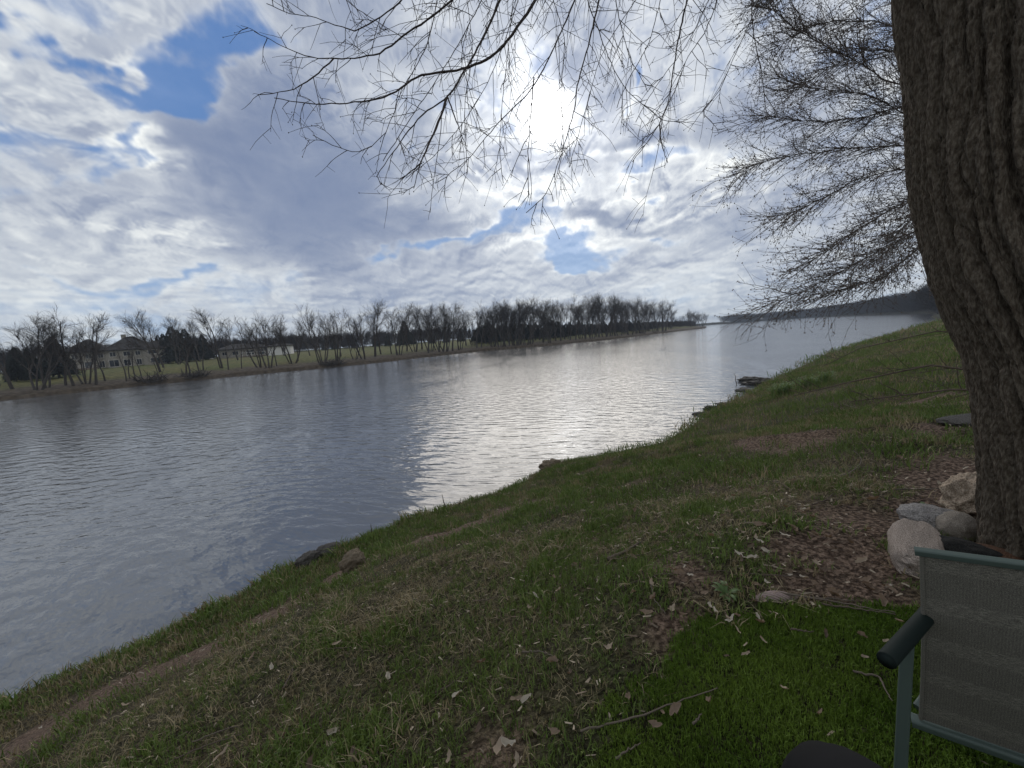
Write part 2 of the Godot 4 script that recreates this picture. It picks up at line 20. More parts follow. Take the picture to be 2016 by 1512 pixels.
const HANGING := [[0.02,1,0.41,6.1,-3.33,0.23,5.83,-3.24,0.03,5.6,-3.16,-0.24,5.48,-3.09,-0.49,5.43,-3.03,-0.67,5.28,-2.95,-0.86,5.2,-2.89,-1.19,5.17,-2.83,-1.43,5.19,-2.77],[0.014,1,-0.21,5.88,-3.0,-0.38,5.79,-3.02,-0.59,5.7,-3.04,-0.78,5.61,-3.06,-0.97,5.61,-3.09,-1.13,5.64,-3.12,-1.38,5.71,-3.16,-1.74,5.93,-3.21],[0.006,0,-1.11,5.61,-3.07,-1.27,5.49,-3.06,-1.42,5.41,-3.05,-1.69,5.39,-3.05],[0.012,1,-0.55,5.82,-2.9,-0.73,5.71,-2.9,-0.89,5.66,-2.91,-1.03,5.72,-2.93,-1.2,5.81,-2.96,-1.35,5.85,-2.98,-1.52,5.95,-3.01],[0.008,1,-1.0,6.03,-3.12,-0.83,5.9,-3.13,-0.63,5.77,-3.14],[0.017,1,0.12,5.94,-3.11,-0.03,5.62,-3.02,-0.17,5.38,-2.95,-0.3,5.17,-2.87,-0.45,5.05,-2.8,-0.6,4.86,-2.73,-0.78,4.6,-2.65],[0.01,0,-0.3,5.17,-2.87,-0.39,4.91,-2.77,-0.49,4.68,-2.68,-0.53,4.49,-2.59],[0.006,0,-0.48,4.67,-2.66,-0.55,4.62,-2.65,-0.62,4.58,-2.65],[0.006,0,-0.29,5.15,-2.82,-0.24,4.97,-2.8,-0.19,4.81,-2.78],[0.011,1,0.71,6.07,-3.33,0.36,5.42,-3.18,0.06,5.1,-3.06,-0.21,4.79,-2.95,-0.43,4.61,-2.85],[0.007,1,-0.01,5.78,-2.89,-0.24,5.39,-2.81,-0.5,5.02,-2.73,-0.73,4.7,-2.66],[0.011,1,0.81,5.8,-3.0,0.7,5.46,-2.94,0.61,5.21,-2.9,0.58,5.06,-2.86,0.51,4.86,-2.82,0.42,4.64,-2.78,0.32,4.44,-2.75,0.18,4.33,-2.72],[0.009,1,1.0,5.96,-3.22,1.03,5.7,-3.18,1.08,5.49,-3.16,1.16,5.34,-3.14,1.18,5.26,-3.13],[0.009,1,0.81,6.07,-3.33,0.88,5.85,-3.32,0.96,5.61,-3.31,1.08,5.38,-3.3,1.21,5.26,-3.3,1.36,5.14,-3.3,1.51,5.12,-3.32],[0.012,1,1.53,5.92,-3.21,1.41,5.55,-3.13,1.33,5.25,-3.05,1.26,5.06,-2.99,1.18,4.92,-2.93,0.96,4.66,-2.86],[0.006,0,1.19,4.93,-2.94,1.19,4.81,-2.93,1.23,4.66,-2.91],[0.009,1,1.88,6.07,-3.43,1.74,5.79,-3.37,1.59,5.61,-3.32,1.45,5.33,-3.27,1.33,5.12,-3.22],[0.009,1,1.95,5.84,-3.1,1.92,5.53,-3.03,1.93,5.25,-2.96,1.93,4.9,-2.89],[0.007,1,2.13,5.93,-3.31,1.89,5.49,-3.26,1.79,5.29,-3.24,1.64,5.13,-3.22,1.71,5.04,-3.21,1.82,5.05,-3.21],[0.005,0,0.29,5.17,-2.72,0.27,5.02,-2.67,0.21,4.65,-2.59,0.19,4.36,-2.52],[0.006,1,0.58,6.26,-3.55,0.65,5.9,-3.49,0.58,5.47,-3.41,0.56,5.0,-3.33,0.46,4.71,-3.27],[0.006,1,0.24,6.2,-3.45,0.16,5.73,-3.36,0.09,5.36,-3.29,0.04,4.95,-3.22,0.05,4.7,-3.17],[0.005,1,-0.13,6.31,-3.56,-0.12,5.86,-3.47,-0.21,5.43,-3.39,-0.23,4.89,-3.29],[0.007,1,1.24,5.77,-2.99,1.13,5.46,-2.95,0.99,5.26,-2.93,0.88,5.05,-2.91],[0.006,1,1.3,6.29,-3.66,0.99,5.86,-3.57,0.8,5.38,-3.48,0.61,4.87,-3.39],[0.008,1,-0.35,6.06,-3.23,-0.45,5.71,-3.17,-0.66,5.38,-3.11,-0.79,5.07,-3.05,-1.02,4.93,-3.01,-1.31,5.07,-3.01],[0.007,1,0.3,6.37,-3.67,-0.01,5.67,-3.55,-0.39,5.17,-3.46,-0.75,4.88,-3.39],[0.006,1,1.87,6.16,-3.54,1.64,5.78,-3.46,1.35,5.44,-3.39,1.15,5.15,-3.32]]
const BUD_LIMBS := [[0.05,8.01,5.55,-6.29,7.12,6.22,-6.31,6.48,6.78,-6.32,5.97,6.97,-6.29,5.47,7.27,-6.26,4.98,7.45,-6.23,4.51,7.74,-6.21,4.04,8.06,-6.19],[0.045,8.14,5.51,-6.38,7.25,6.07,-6.49,6.75,6.45,-6.56,6.24,6.87,-6.65,5.71,7.06,-6.7,5.25,7.15,-6.75,4.71,7.42,-6.82],[0.04,8.12,5.27,-6.36,7.22,5.79,-6.37,6.54,5.98,-6.34,5.7,6.01,-6.29,4.87,5.97,-6.24,4.04,5.86,-6.17,3.61,5.68,-6.1],[0.04,8.25,5.21,-6.45,7.22,5.64,-6.36,6.43,5.63,-6.22,5.5,5.49,-6.06,4.6,5.13,-5.88,3.89,4.91,-5.71],[0.035,7.97,5.0,-6.22,6.95,5.26,-6.11,6.17,5.11,-5.95,5.57,4.89,-5.79,4.75,4.47,-5.6,4.19,4.2,-5.42],[0.04,7.95,4.77,-6.19,7.01,4.89,-6.14,6.29,4.62,-6.04,5.59,4.35,-5.94,4.97,4.08,-5.84,4.45,3.88,-5.75,3.79,3.7,-5.66],[0.035,8.21,4.65,-6.38,7.08,4.75,-6.19,6.2,4.34,-5.94,5.52,3.98,-5.7,4.88,3.87,-5.48,4.15,3.78,-5.27],[0.045,8.05,6.57,-6.41,7.26,7.41,-6.49,6.55,7.76,-6.51,5.83,7.95,-6.52,5.03,7.92,-6.49,4.36,7.56,-6.43],[0.04,8.21,6.94,-6.56,7.64,8.13,-6.72,6.87,8.44,-6.78,6.09,8.68,-6.83,5.31,8.84,-6.86,4.48,8.59,-6.85],[0.04,8.57,5.94,-6.74,7.69,6.68,-6.83,6.94,6.82,-6.84,6.08,6.71,-6.83,5.32,6.69,-6.83,4.4,6.88,-6.85],[0.03,7.7,4.88,-6.01,6.77,5.12,-5.88,5.99,4.83,-5.7,5.45,4.47,-5.5,5.0,4.12,-5.31],[0.04,7.89,6.14,-6.26,7.01,6.91,-6.25,6.31,7.19,-6.18,5.54,7.25,-6.09,4.92,7.01,-5.96,4.23,6.63,-5.81]]
const BUD_TRUNK := [[7.76,2.37,-5.88,0.16],[7.94,4.61,-6.18,0.13],[8.01,5.55,-6.29,0.11],[8.08,6.57,-6.41,0.08],[8.26,9.32,-6.74,0.04]]
const PTS := {"granite":[1.69,2.376,-1.554],"grey":[2.066,2.379,-1.843],"round":[2.089,2.383,-1.742],"tan":[2.342,2.386,-1.907],"tan2":[2.775,2.388,-2.182],"black":[1.822,2.455,-1.542],"brown":[1.936,2.44,-1.48],"wr1":[-3.064,0.324,-5.732],"wr2":[-3.214,0.366,-5.41],"wr3":[-2.024,0.939,-4.282],"mound":[0.73,0.548,-8.297],"weed":[0.823,2.332,-1.475],"lily":[8.537,1.199,-11.367],"rope0":[0.914,2.337,-1.444],"rope1":[1.123,2.346,-1.424],"slab":[4.147,2.419,-3.508],"stick_a0":[0.786,2.326,-1.614],"stick_a1":[0.457,2.254,-1.683]}
const SHELF := [[7.24,0.0,-14.45],[7.92,-0.0,-14.79],[8.57,0.0,-15.18],[9.28,0.0,-15.57],[9.95,-0.0,-16.15],[13.26,0.0,-20.61],[13.79,0.0,-21.99],[14.34,0.0,-21.62],[11.48,0.0,-18.96],[9.34,0.0,-16.04],[8.77,-0.0,-15.79],[8.03,0.0,-15.4]]
const STAKE := [[12.45,0.0,-21.12]]
const TWIGS := [[2.2,-2.97,2.11,-2.65,2.2,-2.54,2.46,-2.7,2.73,-2.94,2.89,-3.19],[1.94,-2.95,1.94,-2.77,1.82,-2.48],[0.48,-2.08,0.61,-2.14,0.71,-2.21],[0.48,-2.06,0.67,-2.0,0.87,-2.04],[0.44,-1.68,0.61,-1.65,0.79,-1.63,0.9,-1.61],[0.98,-1.56,1.09,-1.53,1.2,-1.5],[0.13,-1.04,0.3,-1.04,0.45,-1.06,0.57,-1.08],[-0.46,-1.46,-0.37,-1.49,-0.27,-1.53],[-1.63,-1.61,-1.54,-1.65,-1.44,-1.66],[-1.32,-1.83,-1.34,-1.94,-1.38,-2.03],[-0.04,-1.51,0.03,-1.46,0.08,-1.4],[-0.34,-2.17,-0.24,-2.13,-0.12,-2.15],[0.56,-1.62,0.53,-1.51,0.54,-1.41],[1.12,-1.35,1.2,-1.31,1.3,-1.25],[0.99,-1.07,1.04,-1.04,1.0,-0.96],[0.94,-1.26,0.99,-1.23],[0.45,-0.99,0.49,-1.01],[5.45,-5.06,4.88,-4.2,4.86,-3.98],[6.17,-7.06,5.86,-6.31,5.87,-6.06],[1.69,-2.12,1.8,-2.16,1.92,-2.25],[-3.26,-2.61,-3.26,-2.76,-3.37,-2.97],[0.96,-4.78,1.16,-5.07],[2.28,-2.23,2.48,-2.22,2.66,-2.19],[3.14,-3.58,3.03,-3.15,2.93,-2.92],[0.99,-1.45,1.12,-1.39,1.24,-1.35],[-1.22,-2.08,-1.05,-2.04],[1.04,-1.42,1.18,-1.35,1.31,-1.26],[-1.64,-1.53,-1.54,-1.57,-1.36,-1.59],[0.21,-0.94,0.29,-0.97],[0.19,-2.39,0.32,-2.39,0.44,-2.45],[1.14,-2.62,1.33,-2.57],[-0.95,-2.36,-0.83,-2.42,-0.71,-2.38]]
const LEAVES := [[-1.15,-2.09],[0.29,-1.32],[-0.71,-1.68],[-1.36,-1.46],[-3.68,-2.56],[-0.08,-1.24],[-0.03,-1.23],[-0.1,-1.07],[-0.12,-1.06],[-0.85,-1.43],[-0.83,-1.36],[-0.31,-1.39],[1.27,-1.57],[2.24,-2.63],[0.75,-1.03],[0.81,-1.23],[1.1,-1.17],[0.79,-1.35],[0.76,-1.34],[0.5,-2.58],[0.68,-1.64],[0.69,-1.6],[0.47,-1.43],[0.13,-1.26],[0.08,-1.34],[-0.22,-1.54],[1.42,-1.66],[1.44,-1.74],[1.36,-1.83],[1.28,-1.78],[1.27,-1.93],[1.58,-2.02],[1.13,-1.68],[1.04,-1.65],[1.46,-1.57],[1.27,-1.53],[1.93,-2.06],[2.03,-2.1],[2.83,-2.75],[2.56,-2.24],[3.35,-3.17],[3.44,-3.22],[0.62,-1.55],[-1.51,-2.04],[-1.85,-2.33],[-2.78,-2.36],[0.53,-1.03],[0.42,-1.03],[0.35,-1.01],[0.29,-1.11],[0.06,-1.06],[-0.21,-1.17],[-0.07,-1.0],[-0.3,-1.1],[-0.66,-1.23],[-0.84,-1.26],[-1.11,-1.5],[-1.92,-1.7],[1.21,-1.41],[1.36,-1.4],[1.71,-2.72],[1.65,-3.17],[0.87,-2.23],[0.9,-2.92],[2.6,-3.95],[3.99,-6.94],[5.49,-6.69],[5.25,-6.99],[0.66,-1.37],[0.72,-1.4],[0.56,-1.31],[0.04,-1.95],[1.27,-1.21],[-0.26,-2.0],[0.6,-1.99],[1.55,-1.57],[1.81,-1.69],[1.02,-1.36],[0.6,-1.38],[1.68,-4.27],[1.42,-1.89],[1.0,-1.65],[2.34,-4.44],[1.05,-1.1],[1.46,-1.9],[1.36,-1.42],[1.47,-2.3],[1.43,-1.4],[1.54,-1.46],[1.14,-1.34],[1.56,-2.69],[0.01,-1.85],[1.05,-1.65],[0.29,-2.73],[0.72,-1.59],[1.22,-1.64],[1.16,-1.49],[2.08,-1.95],[-0.27,-4.04],[1.26,-1.53],[1.42,-1.77],[0.31,-2.58],[1.01,-1.49],[1.52,-1.68],[0.38,-1.03],[1.19,-1.38],[0.54,-1.69],[2.4,-2.52],[1.15,-1.9],[1.52,-1.52],[0.93,-1.55],[0.83,-2.13],[0.24,-1.62],[0.16,-1.88],[0.56,-2.68],[0.72,-3.7],[1.2,-2.17],[0.85,-1.3],[0.72,-1.18],[1.17,-1.81],[1.39,-1.46],[0.64,-1.52],[1.15,-1.77],[0.75,-1.28],[1.53,-1.99],[0.86,-1.33],[1.34,-1.4],[0.29,-2.13],[0.73,-1.55],[1.42,-1.39],[1.54,-1.93],[0.92,-1.39],[1.69,-3.93],[1.16,-1.14],[0.26,-3.13],[1.12,-1.53],[0.56,-5.54],[1.19,-7.97],[1.13,-1.7],[0.95,-1.48],[1.26,-1.95],[0.75,-1.34],[1.25,-1.6],[1.32,-1.9],[1.46,-1.71],[1.73,-1.61],[1.97,-2.22],[1.47,-2.61],[2.14,-3.49],[0.89,-2.18],[1.42,-1.41],[1.27,-2.25],[1.06,-2.93],[0.95,-2.0],[0.57,-1.43],[1.27,-1.64],[1.09,-1.54],[1.19,-1.46],[2.64,-2.61],[1.01,-1.21],[1.13,-1.93],[0.72,-1.38],[0.73,-1.47],[0.99,-1.92],[1.31,-1.98],[1.68,-3.74],[0.56,-1.59],[0.78,-1.95],[1.01,-1.66],[1.34,-1.92],[1.0,-1.69],[1.51,-1.76],[1.6,-1.47],[0.32,-1.65],[0.16,-2.07],[0.29,-6.78],[0.89,-1.41],[1.95,-2.63],[1.49,-1.75],[1.36,-1.83],[1.12,-2.3],[1.31,-1.32],[1.52,-2.11],[1.45,-4.34],[1.09,-1.74],[-0.23,-1.09],[1.42,-1.5],[0.53,-1.5],[1.34,-2.23],[1.16,-1.37],[1.27,-1.92],[0.47,-1.58],[0.74,-1.66],[1.21,-1.71],[1.9,-1.97],[0.66,-1.18],[1.51,-1.67],[0.84,-1.51],[0.79,-0.94],[0.71,-1.93],[1.21,-1.52],[1.16,-1.59],[1.36,-1.83],[1.73,-1.62],[2.41,-2.28],[1.68,-1.76],[0.93,-1.31],[1.36,-1.58],[0.75,-1.65],[2.11,-2.24],[0.35,-3.33],[1.42,-1.79],[1.21,-1.73]]

var rng := RandomNumberGenerator.new()
var taken := {}
var mats := {}
var bump := FastNoiseLite.new()
var patch := FastNoiseLite.new()
var turf_poly := PackedVector2Array()
var field := PackedFloat32Array()

# ---------------------------------------------------------------- helpers
class Build:
	var v := PackedVector3Array()
	var n := PackedVector3Array()
	var c := PackedColorArray()
	var uv := PackedVector2Array()
	var i := PackedInt32Array()
	var tint := Color(1, 1, 1)
	func point(p: Vector3, nn: Vector3, t := Vector2.ZERO) -> int:
		v.append(p); n.append(nn); c.append(tint); uv.append(t)
		return v.size() - 1
	func tri(a: int, b: int, d: int) -> void:
		i.append(a); i.append(b); i.append(d)
	func quad(a: Vector3, b: Vector3, d: Vector3, e: Vector3) -> void:   # a b d e clockwise seen from the front
		var nn := (d - a).cross(b - a).normalized()
		nn = (e - a).cross(b - a).normalized() if nn.length() < 0.5 else nn
		var k := point(a, nn, Vector2(0, 0)); point(b, nn, Vector2(1, 0)); point(d, nn, Vector2(1, 1)); point(e, nn, Vector2(0, 1))
		tri(k, k + 1, k + 2); tri(k, k + 2, k + 3)
	func face(a: Vector3, b: Vector3, d: Vector3) -> void:
		var nn := (d - a).cross(b - a).normalized()
		var k := point(a, nn); point(b, nn); point(d, nn)
		tri(k, k + 1, k + 2)
	func box(t: Transform3D, s: Vector3) -> void:
		var h := s / 2
		var p := []
		for k in 8:
			p.append(t * Vector3(h.x if k & 1 else -h.x, h.y if k & 2 else -h.y, h.z if k & 4 else -h.z))
		for f in [[4, 6, 7, 5], [1, 3, 2, 0], [5, 7, 3, 1], [0, 2, 6, 4], [6, 2, 3, 7], [0, 4, 5, 1]]:
			quad(p[f[0]], p[f[1]], p[f[2]], p[f[3]])
	func tube(pts: PackedVector3Array, rad: PackedFloat32Array, sides: int, cap := false) -> void:
		var m := pts.size()
		var side := Vector3.UP
		var first := v.size()
		for k in m:
			var d := (pts[mini(k + 1, m - 1)] - pts[maxi(k - 1, 0)]).normalized()
			if k == 0:
				side = d.cross(Vector3(0.31, 0.2, 0.93)).normalized()
			side = (side - d * side.dot(d)).normalized()
			var up := d.cross(side)
			for s in sides:
				var a := TAU * s / sides
				var nn := side * cos(a) + up * sin(a)
				point(pts[k] + nn * rad[k], nn, Vector2(float(s) / sides, k))
		for k in m - 1:
			for s in sides:
				var a := first + k * sides + s
				var b := first + k * sides + (s + 1) % sides
				tri(a, a + sides, b); tri(b, a + sides, b + sides)
		if cap:
			for e in 2:
				var at := first if e == 0 else first + (m - 1) * sides
				var d := (pts[0] - pts[1]).normalized() if e == 0 else (pts[m - 1] - pts[m - 2]).normalized()
				var mid := point(pts[0] if e == 0 else pts[m - 1], d)
				for s in sides:
					if e == 0:
						tri(mid, at + s, at + (s + 1) % sides)
					else:
						tri(mid, at + (s + 1) % sides, at + s)
	func mesh(m: Material) -> ArrayMesh:
		var a := []
		a.resize(Mesh.ARRAY_MAX)
		a[Mesh.ARRAY_VERTEX] = v; a[Mesh.ARRAY_NORMAL] = n; a[Mesh.ARRAY_COLOR] = c; a[Mesh.ARRAY_TEX_UV] = uv; a[Mesh.ARRAY_INDEX] = i
		var r := ArrayMesh.new()
		r.add_surface_from_arrays(Mesh.PRIMITIVE_TRIANGLES, a)
		r.surface_set_material(0, m)
		return r

func smooth(b: Build) -> void:   # normals from faces
	for k in b.n.size():
		b.n[k] = Vector3.ZERO
	for k in range(0, b.i.size(), 3):
		var p := b.v[b.i[k]]
		var f := (b.v[b.i[k + 2]] - p).cross(b.v[b.i[k + 1]] - p)
		for j in 3:
			b.n[b.i[k + j]] += f
	for k in b.n.size():
		b.n[k] = b.n[k].normalized()

func numbered(called: String) -> String:
	taken[called] = taken.get(called, -1) + 1
	return called if taken[called] == 0 else "%s_%03d" % [called, taken[called]]

func tag(o: Node, label: String, category: String, group := "", kind := "") -> Node:
	if label: o.set_meta("label", label)
	if category: o.set_meta("category", category)
	if group: o.set_meta("group", group)
	if kind: o.set_meta("kind", kind)
	return o

func thing(called: String, at: Vector3, label: String, category: String, group := "") -> Node3D:
	var o := Node3D.new()
	o.name = numbered(called)
	add_child(o)
	o.position = at
	tag(o, label, category, group)
	return o

func obj(called: String, mesh: Mesh, parent: Node = null) -> MeshInstance3D:
	var o := MeshInstance3D.new()
	o.mesh = mesh
	if parent == null:
		o.name = numbered(called)
		add_child(o)
	else:
		o.name = called
		parent.add_child(o, true)
	return o

func structure(called: String, mesh: Mesh) -> MeshInstance3D:
	var o := obj(called, mesh)
	o.set_meta("kind", "structure")
	return o

func copy(o: Node3D, label := "") -> Node3D:
	var r := o.duplicate()
	r.name = numbered(String(o.name).rstrip("0123456789").rstrip("_"))
	add_child(r)
	if label: r.set_meta("label", label)
	return r

func base_color(r: float, g: float, b: float) -> Color:   # real-world base colour
	return Color(r, g, b).linear_to_srgb()

func paint(called: String, c: Color, rough := 0.85, spec := 0.4) -> StandardMaterial3D:
	var m := StandardMaterial3D.new()
	m.resource_name = called
	m.albedo_color = c
	m.roughness = rough
	m.metallic_specular = spec
	mats[called] = m
	return m

func grain(freq: float, octaves: int, seed_: int, size: int, dark: Color, light: Color, lo := 0.25, hi := 0.75) -> NoiseTexture2D:
	var f := FastNoiseLite.new()
	f.seed = seed_
	f.frequency = freq
	f.fractal_octaves = octaves
	var t := NoiseTexture2D.new()
	t.width = size; t.height = size; t.seamless = true; t.noise = f
	var g := Gradient.new()
	g.offsets = PackedFloat32Array([lo, hi])
	g.colors = PackedColorArray([dark, light])
	t.color_ramp = g
	return t

# ---------------------------------------------------------------- the near bank's shape
const PS := [-60.0, -6.0, 0.0, 0.4, 1.5, 4.0, 6.0, 9.0, 16.0, 60.0, 400.0]
const PY := [-2.0, -1.2, 0.0, 0.22, 0.55, 1.6, 2.28, 2.45, 2.6, 3.4, 9.0]

func along(s: float, xs: Array, ys: Array) -> float:
	if s <= xs[0]: return ys[0]
	for k in xs.size() - 1:
		if s < xs[k + 1]:
			return lerpf(ys[k], ys[k + 1], (s - xs[k]) / (xs[k + 1] - xs[k]))
	return ys[-1]

func shore(x: float, z: float) -> Vector2:   # distance inland of the water's edge, lift of the bank's lip
	var best := 1e12
	var s := 0.0
	var lift := 0.0
	for k in BANK.size() - 1:
		var ax: float = BANK[k][0]
		var az: float = BANK[k][1]
		var dx: float = BANK[k + 1][0] - ax
		var dz: float = BANK[k + 1][1] - az
		var t := clampf(((x - ax) * dx + (z - az) * dz) / (dx * dx + dz * dz), 0, 1)
		var ex := x - ax - dx * t
		var ez := z - az - dz * t
		var d := ex * ex + ez * ez
		if d < best:
			best = d
			s = sqrt(d) * signf(dx * (z - az) - dz * (x - ax))
			lift = lerpf(BANK[k][2], BANK[k + 1][2], t)
	return Vector2(s, lift)

func bank_height(x: float, z: float) -> float:
	var s := shore(x, z)
	var u := smoothstep(0.0, 0.6, s.x)
	s.x += 0.16 * bump.get_noise_2d(x * 2.2, z * 2.2 + 7) * smoothstep(3.0, 1.0, absf(s.x))
	return along(s.x, PS, PY) + 0.8 * s.y * u * exp(-maxf(s.x, 0) / 5.0) + bump.get_noise_2d(x, z) * 0.09 * smoothstep(0.0, 1.5, s.x) + bump.get_noise_2d(x * 6.0 + 90, z * 6.0) * 0.022

const FX := -8.0
const FZ := -20.0
const FS := 0.1
const FN := 240
func ground_y(x: float, z: float) -> float:
	var u := (x - FX) / FS
	var w := (z - FZ) / FS
	if u < 0 or w < 0 or u >= FN - 1 or w >= FN - 1:
		return bank_height(x, z)
	var a := int(u)
	var b := int(w)
	u -= a; w -= b
	var k := b * (FN + 1) + a
	return lerpf(lerpf(field[k], field[k + 1], u), lerpf(field[k + FN + 1], field[k + FN + 2], u), w)

func dirtiness(x: float, z: float) -> float:
	var d := 0.0
	for q in DIRT:
		var e: float = Vector2(x - q[0], z - q[1]).length() / q[2]
		if e < 1.8: d = maxf(d, 1.0 - smoothstep(0.5, 1.5, e + patch.get_noise_2d(x * 5.0, z * 5.0) * 0.9))
	return d

func on_turf(x: float, z: float) -> bool:
	var w := 0.10 * bump.get_noise_2d(x * 9.0, z * 9.0 + 50) + 0.05 * patch.get_noise_2d(x * 40.0, z * 40.0)
	return Geometry2D.is_point_in_polygon(Vector2(x + w, z + w), turf_poly)

# ---------------------------------------------------------------- sky
func cloud_sky() -> Image:
	var w := 3072
	var h := 1536
	# smooth control field first
	var cw := 512
	var ch := 256
	var ctl := Image.create_empty(cw, ch, false, Image.FORMAT_RGF)
	var sh := []
	for b in SKY_SHAPES:
		sh.append([Vector3(b[0], b[1], b[2]), Vector3(b[3], b[4], b[5]) / b[9], Vector3(b[6], b[7], b[8]) / b[10], b[11], b[12]])
	for y in ch / 2 + 4:
		var el := (0.5 - (y + 0.5) / ch) * PI
		for x in cw:
			var az := ((x + 0.5) / cw) * TAU
			var d := Vector3(-sin(az) * cos(el), sin(el), cos(az) * cos(el)) * -1.0
			d = Vector3(d.x, sin(el), d.z)
			var cov := 0.0
			var dark := 0.0
			for b in sh:
				if d.dot(b[0]) > 0.6:
					var p: float = d.dot(b[1])
					var q: float = d.dot(b[2])
					var e := p * p + q * q
					if e < 6.0:
						cov += b[3] * exp(-pow(e, 1.3))
						dark += b[4] * exp(-e)
			ctl.set_pixel(x, y, Color(cov, dark, 0))
	ctl.resize(w, h, Image.INTERPOLATE_CUBIC)
	var cd := ctl.get_data().to_float32_array()
	var big := FastNoiseLite.new()
	big.seed = 4; big.frequency = 0.55; big.fractal_octaves = 6; big.fractal_gain = 0.52
	big.domain_warp_enabled = true; big.domain_warp_amplitude = 0.5; big.domain_warp_frequency = 0.9; big.domain_warp_fractal_octaves = 3
	var fine := FastNoiseLite.new()
	fine.seed = 9; fine.frequency = 2.6; fine.fractal_octaves = 5
	fine.domain_warp_enabled = true; fine.domain_warp_amplitude = 0.15; fine.domain_warp_frequency = 3.0
	var swirl := FastNoiseLite.new()
	swirl.seed = 77; swirl.frequency = 0.8; swirl.fractal_octaves = 5; swirl.fractal_gain = 0.55
	var sun := Vector3(SUN[0], SUN[1], SUN[2])
	var sun_flat := Vector2(sun.x, sun.z).normalized()
	var data := PackedFloat32Array()
	data.resize(w * h * 3)
	var rows := func(y: int) -> void:
		var el := (0.5 - (y + 0.5) / h) * PI
		var ce := cos(el)
		var se := sin(el)
		for x in w:
			var az := ((x + 0.5) / w) * TAU
			var d := Vector3(sin(az) * ce, se, -cos(az) * ce)
			d = Vector3(sin(az) * ce, se, -cos(az) * ce)
			var k := y * w + x
			# the clouds' outlines are torn and swirled
			var sx := d.x * 3.2
			var sy := se * 5.5
			var sz := d.z * 3.2
			var wx := swirl.get_noise_3d(sx, sy, sz)
			var wy := swirl.get_noise_3d(sx + 31.0, sy, sz)
			var kk := clampi(y + int(wy * 64.0), 0, h / 2 + 8) * w + posmod(x + int(wx * 120.0), w)
			var cov := cd[kk * 2]
			var dark := cd[kk * 2 + 1]
			var lift := 1.0 / (se + 0.27)
			# clouds lie in a layer, so they crowd and flatten towards the horizon; streaks run towards the sun
			var p := Vector2(d.x, d.z) * lift * 1.45
			var n1 := big.get_noise_2d(p.x * 1.15, p.y * 0.85)
			var n3 := big.get_noise_2d(p.x * 1.15 + 0.05 * sun_flat.x, p.y * 0.85 + 0.05 * sun_flat.y)
			var n2 := fine.get_noise_2d(p.x * 1.1, p.y * 0.8)
			var n4 := 0.55 - absf(fine.get_noise_2d(p.x * 2.3 + 40.0, p.y * 1.7)) * 2.6   # puffs
			var tex := lerpf(0.5, 1.0, smoothstep(0.08, 0.5, se))
			n2 *= tex
			n4 *= tex
			dark *= (1.0 + 0.55 * n1 + 0.45 * n2) * smoothstep(0.10, 0.30, se)
			var calm := 1.0 - 0.25 * clampf(dark * 1.5, 0.0, 1.0)
			var thick := 0.42 + n1 * 0.75 * calm + n2 * 0.46 + n4 * 0.13 * calm + cov * (1.15 if cov < 0.0 else 0.8)
			var cover := smoothstep(-0.36, 0.50, thick)
			var body := smoothstep(0.2, 1.05, thick)
			# light: thin edges bright, thick middles grey; relief on the side towards the sun; clouds opposite the sun are front-lit, brightened as added fill for the ground
			var cs := clampf(d.dot(sun), -1.0, 1.0)
			var ang := acos(cs)
			var slope := clampf((n1 - n3) * 4.2, -0.5, 0.5) * calm
			var rim := exp(-pow((thick - 0.28) / 0.16, 2.0))
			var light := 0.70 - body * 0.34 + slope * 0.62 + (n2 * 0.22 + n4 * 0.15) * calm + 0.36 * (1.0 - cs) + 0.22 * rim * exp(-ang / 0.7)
			light = clampf(light, 0.02, 1.35) * exp(-1.75 * maxf(dark, -0.25))
			var blue := Color(0.036, 0.094, 0.235).lerp(Color(0.174, 0.258, 0.376), pow(1.0 - se, 3.0))
			var grey := Color(0.101, 0.131, 0.206)
			var white := Color(0.352, 0.371, 0.388)
			var cl := grey.lerp(white, light)
			var c := blue.lerp(cl, cover)
			# air near the horizon
			c = c.lerp(Color(0.246, 0.290, 0.333), 0.5 * pow(1.0 - se, 9.0))
			# the veiled sun
			var veil := 1.0 - 0.75 * clampf(dark * 1.3, 0.0, 1.0)
			var ring := 0.16 * exp(-ang / 0.36) * veil
			var rag := clampf(1.0 + n2 * 2.0 + slope * 1.2 + n4 * 0.6, 0.2, 2.2)
			var core := 6.0 * exp(-pow(ang / 0.030, 2.0)) + 0.62 * exp(-ang / 0.060) * (0.45 + 0.55 * rag) * veil
			var tone := 0.25 + 1.15 * clampf(light, 0.0, 1.2)
			c.r += ring * tone * 1.0 + core
			c.g += ring * tone * 0.985 + core
			c.b += ring * tone * 0.94 + core * 0.98
			data[k * 3] = c.r; data[k * 3 + 1] = c.g; data[k * 3 + 2] = c.b
	var id := WorkerThreadPool.add_group_task(rows, h / 2)
	WorkerThreadPool.wait_for_group_task_completion(id)
	for k in range(h / 2 * w * 3, h * w * 3, 3):
		data[k] = 0.10; data[k + 1] = 0.11; data[k + 2] = 0.11
	return Image.create_from_data(w, h, false, Image.FORMAT_RGBF, data.to_byte_array())

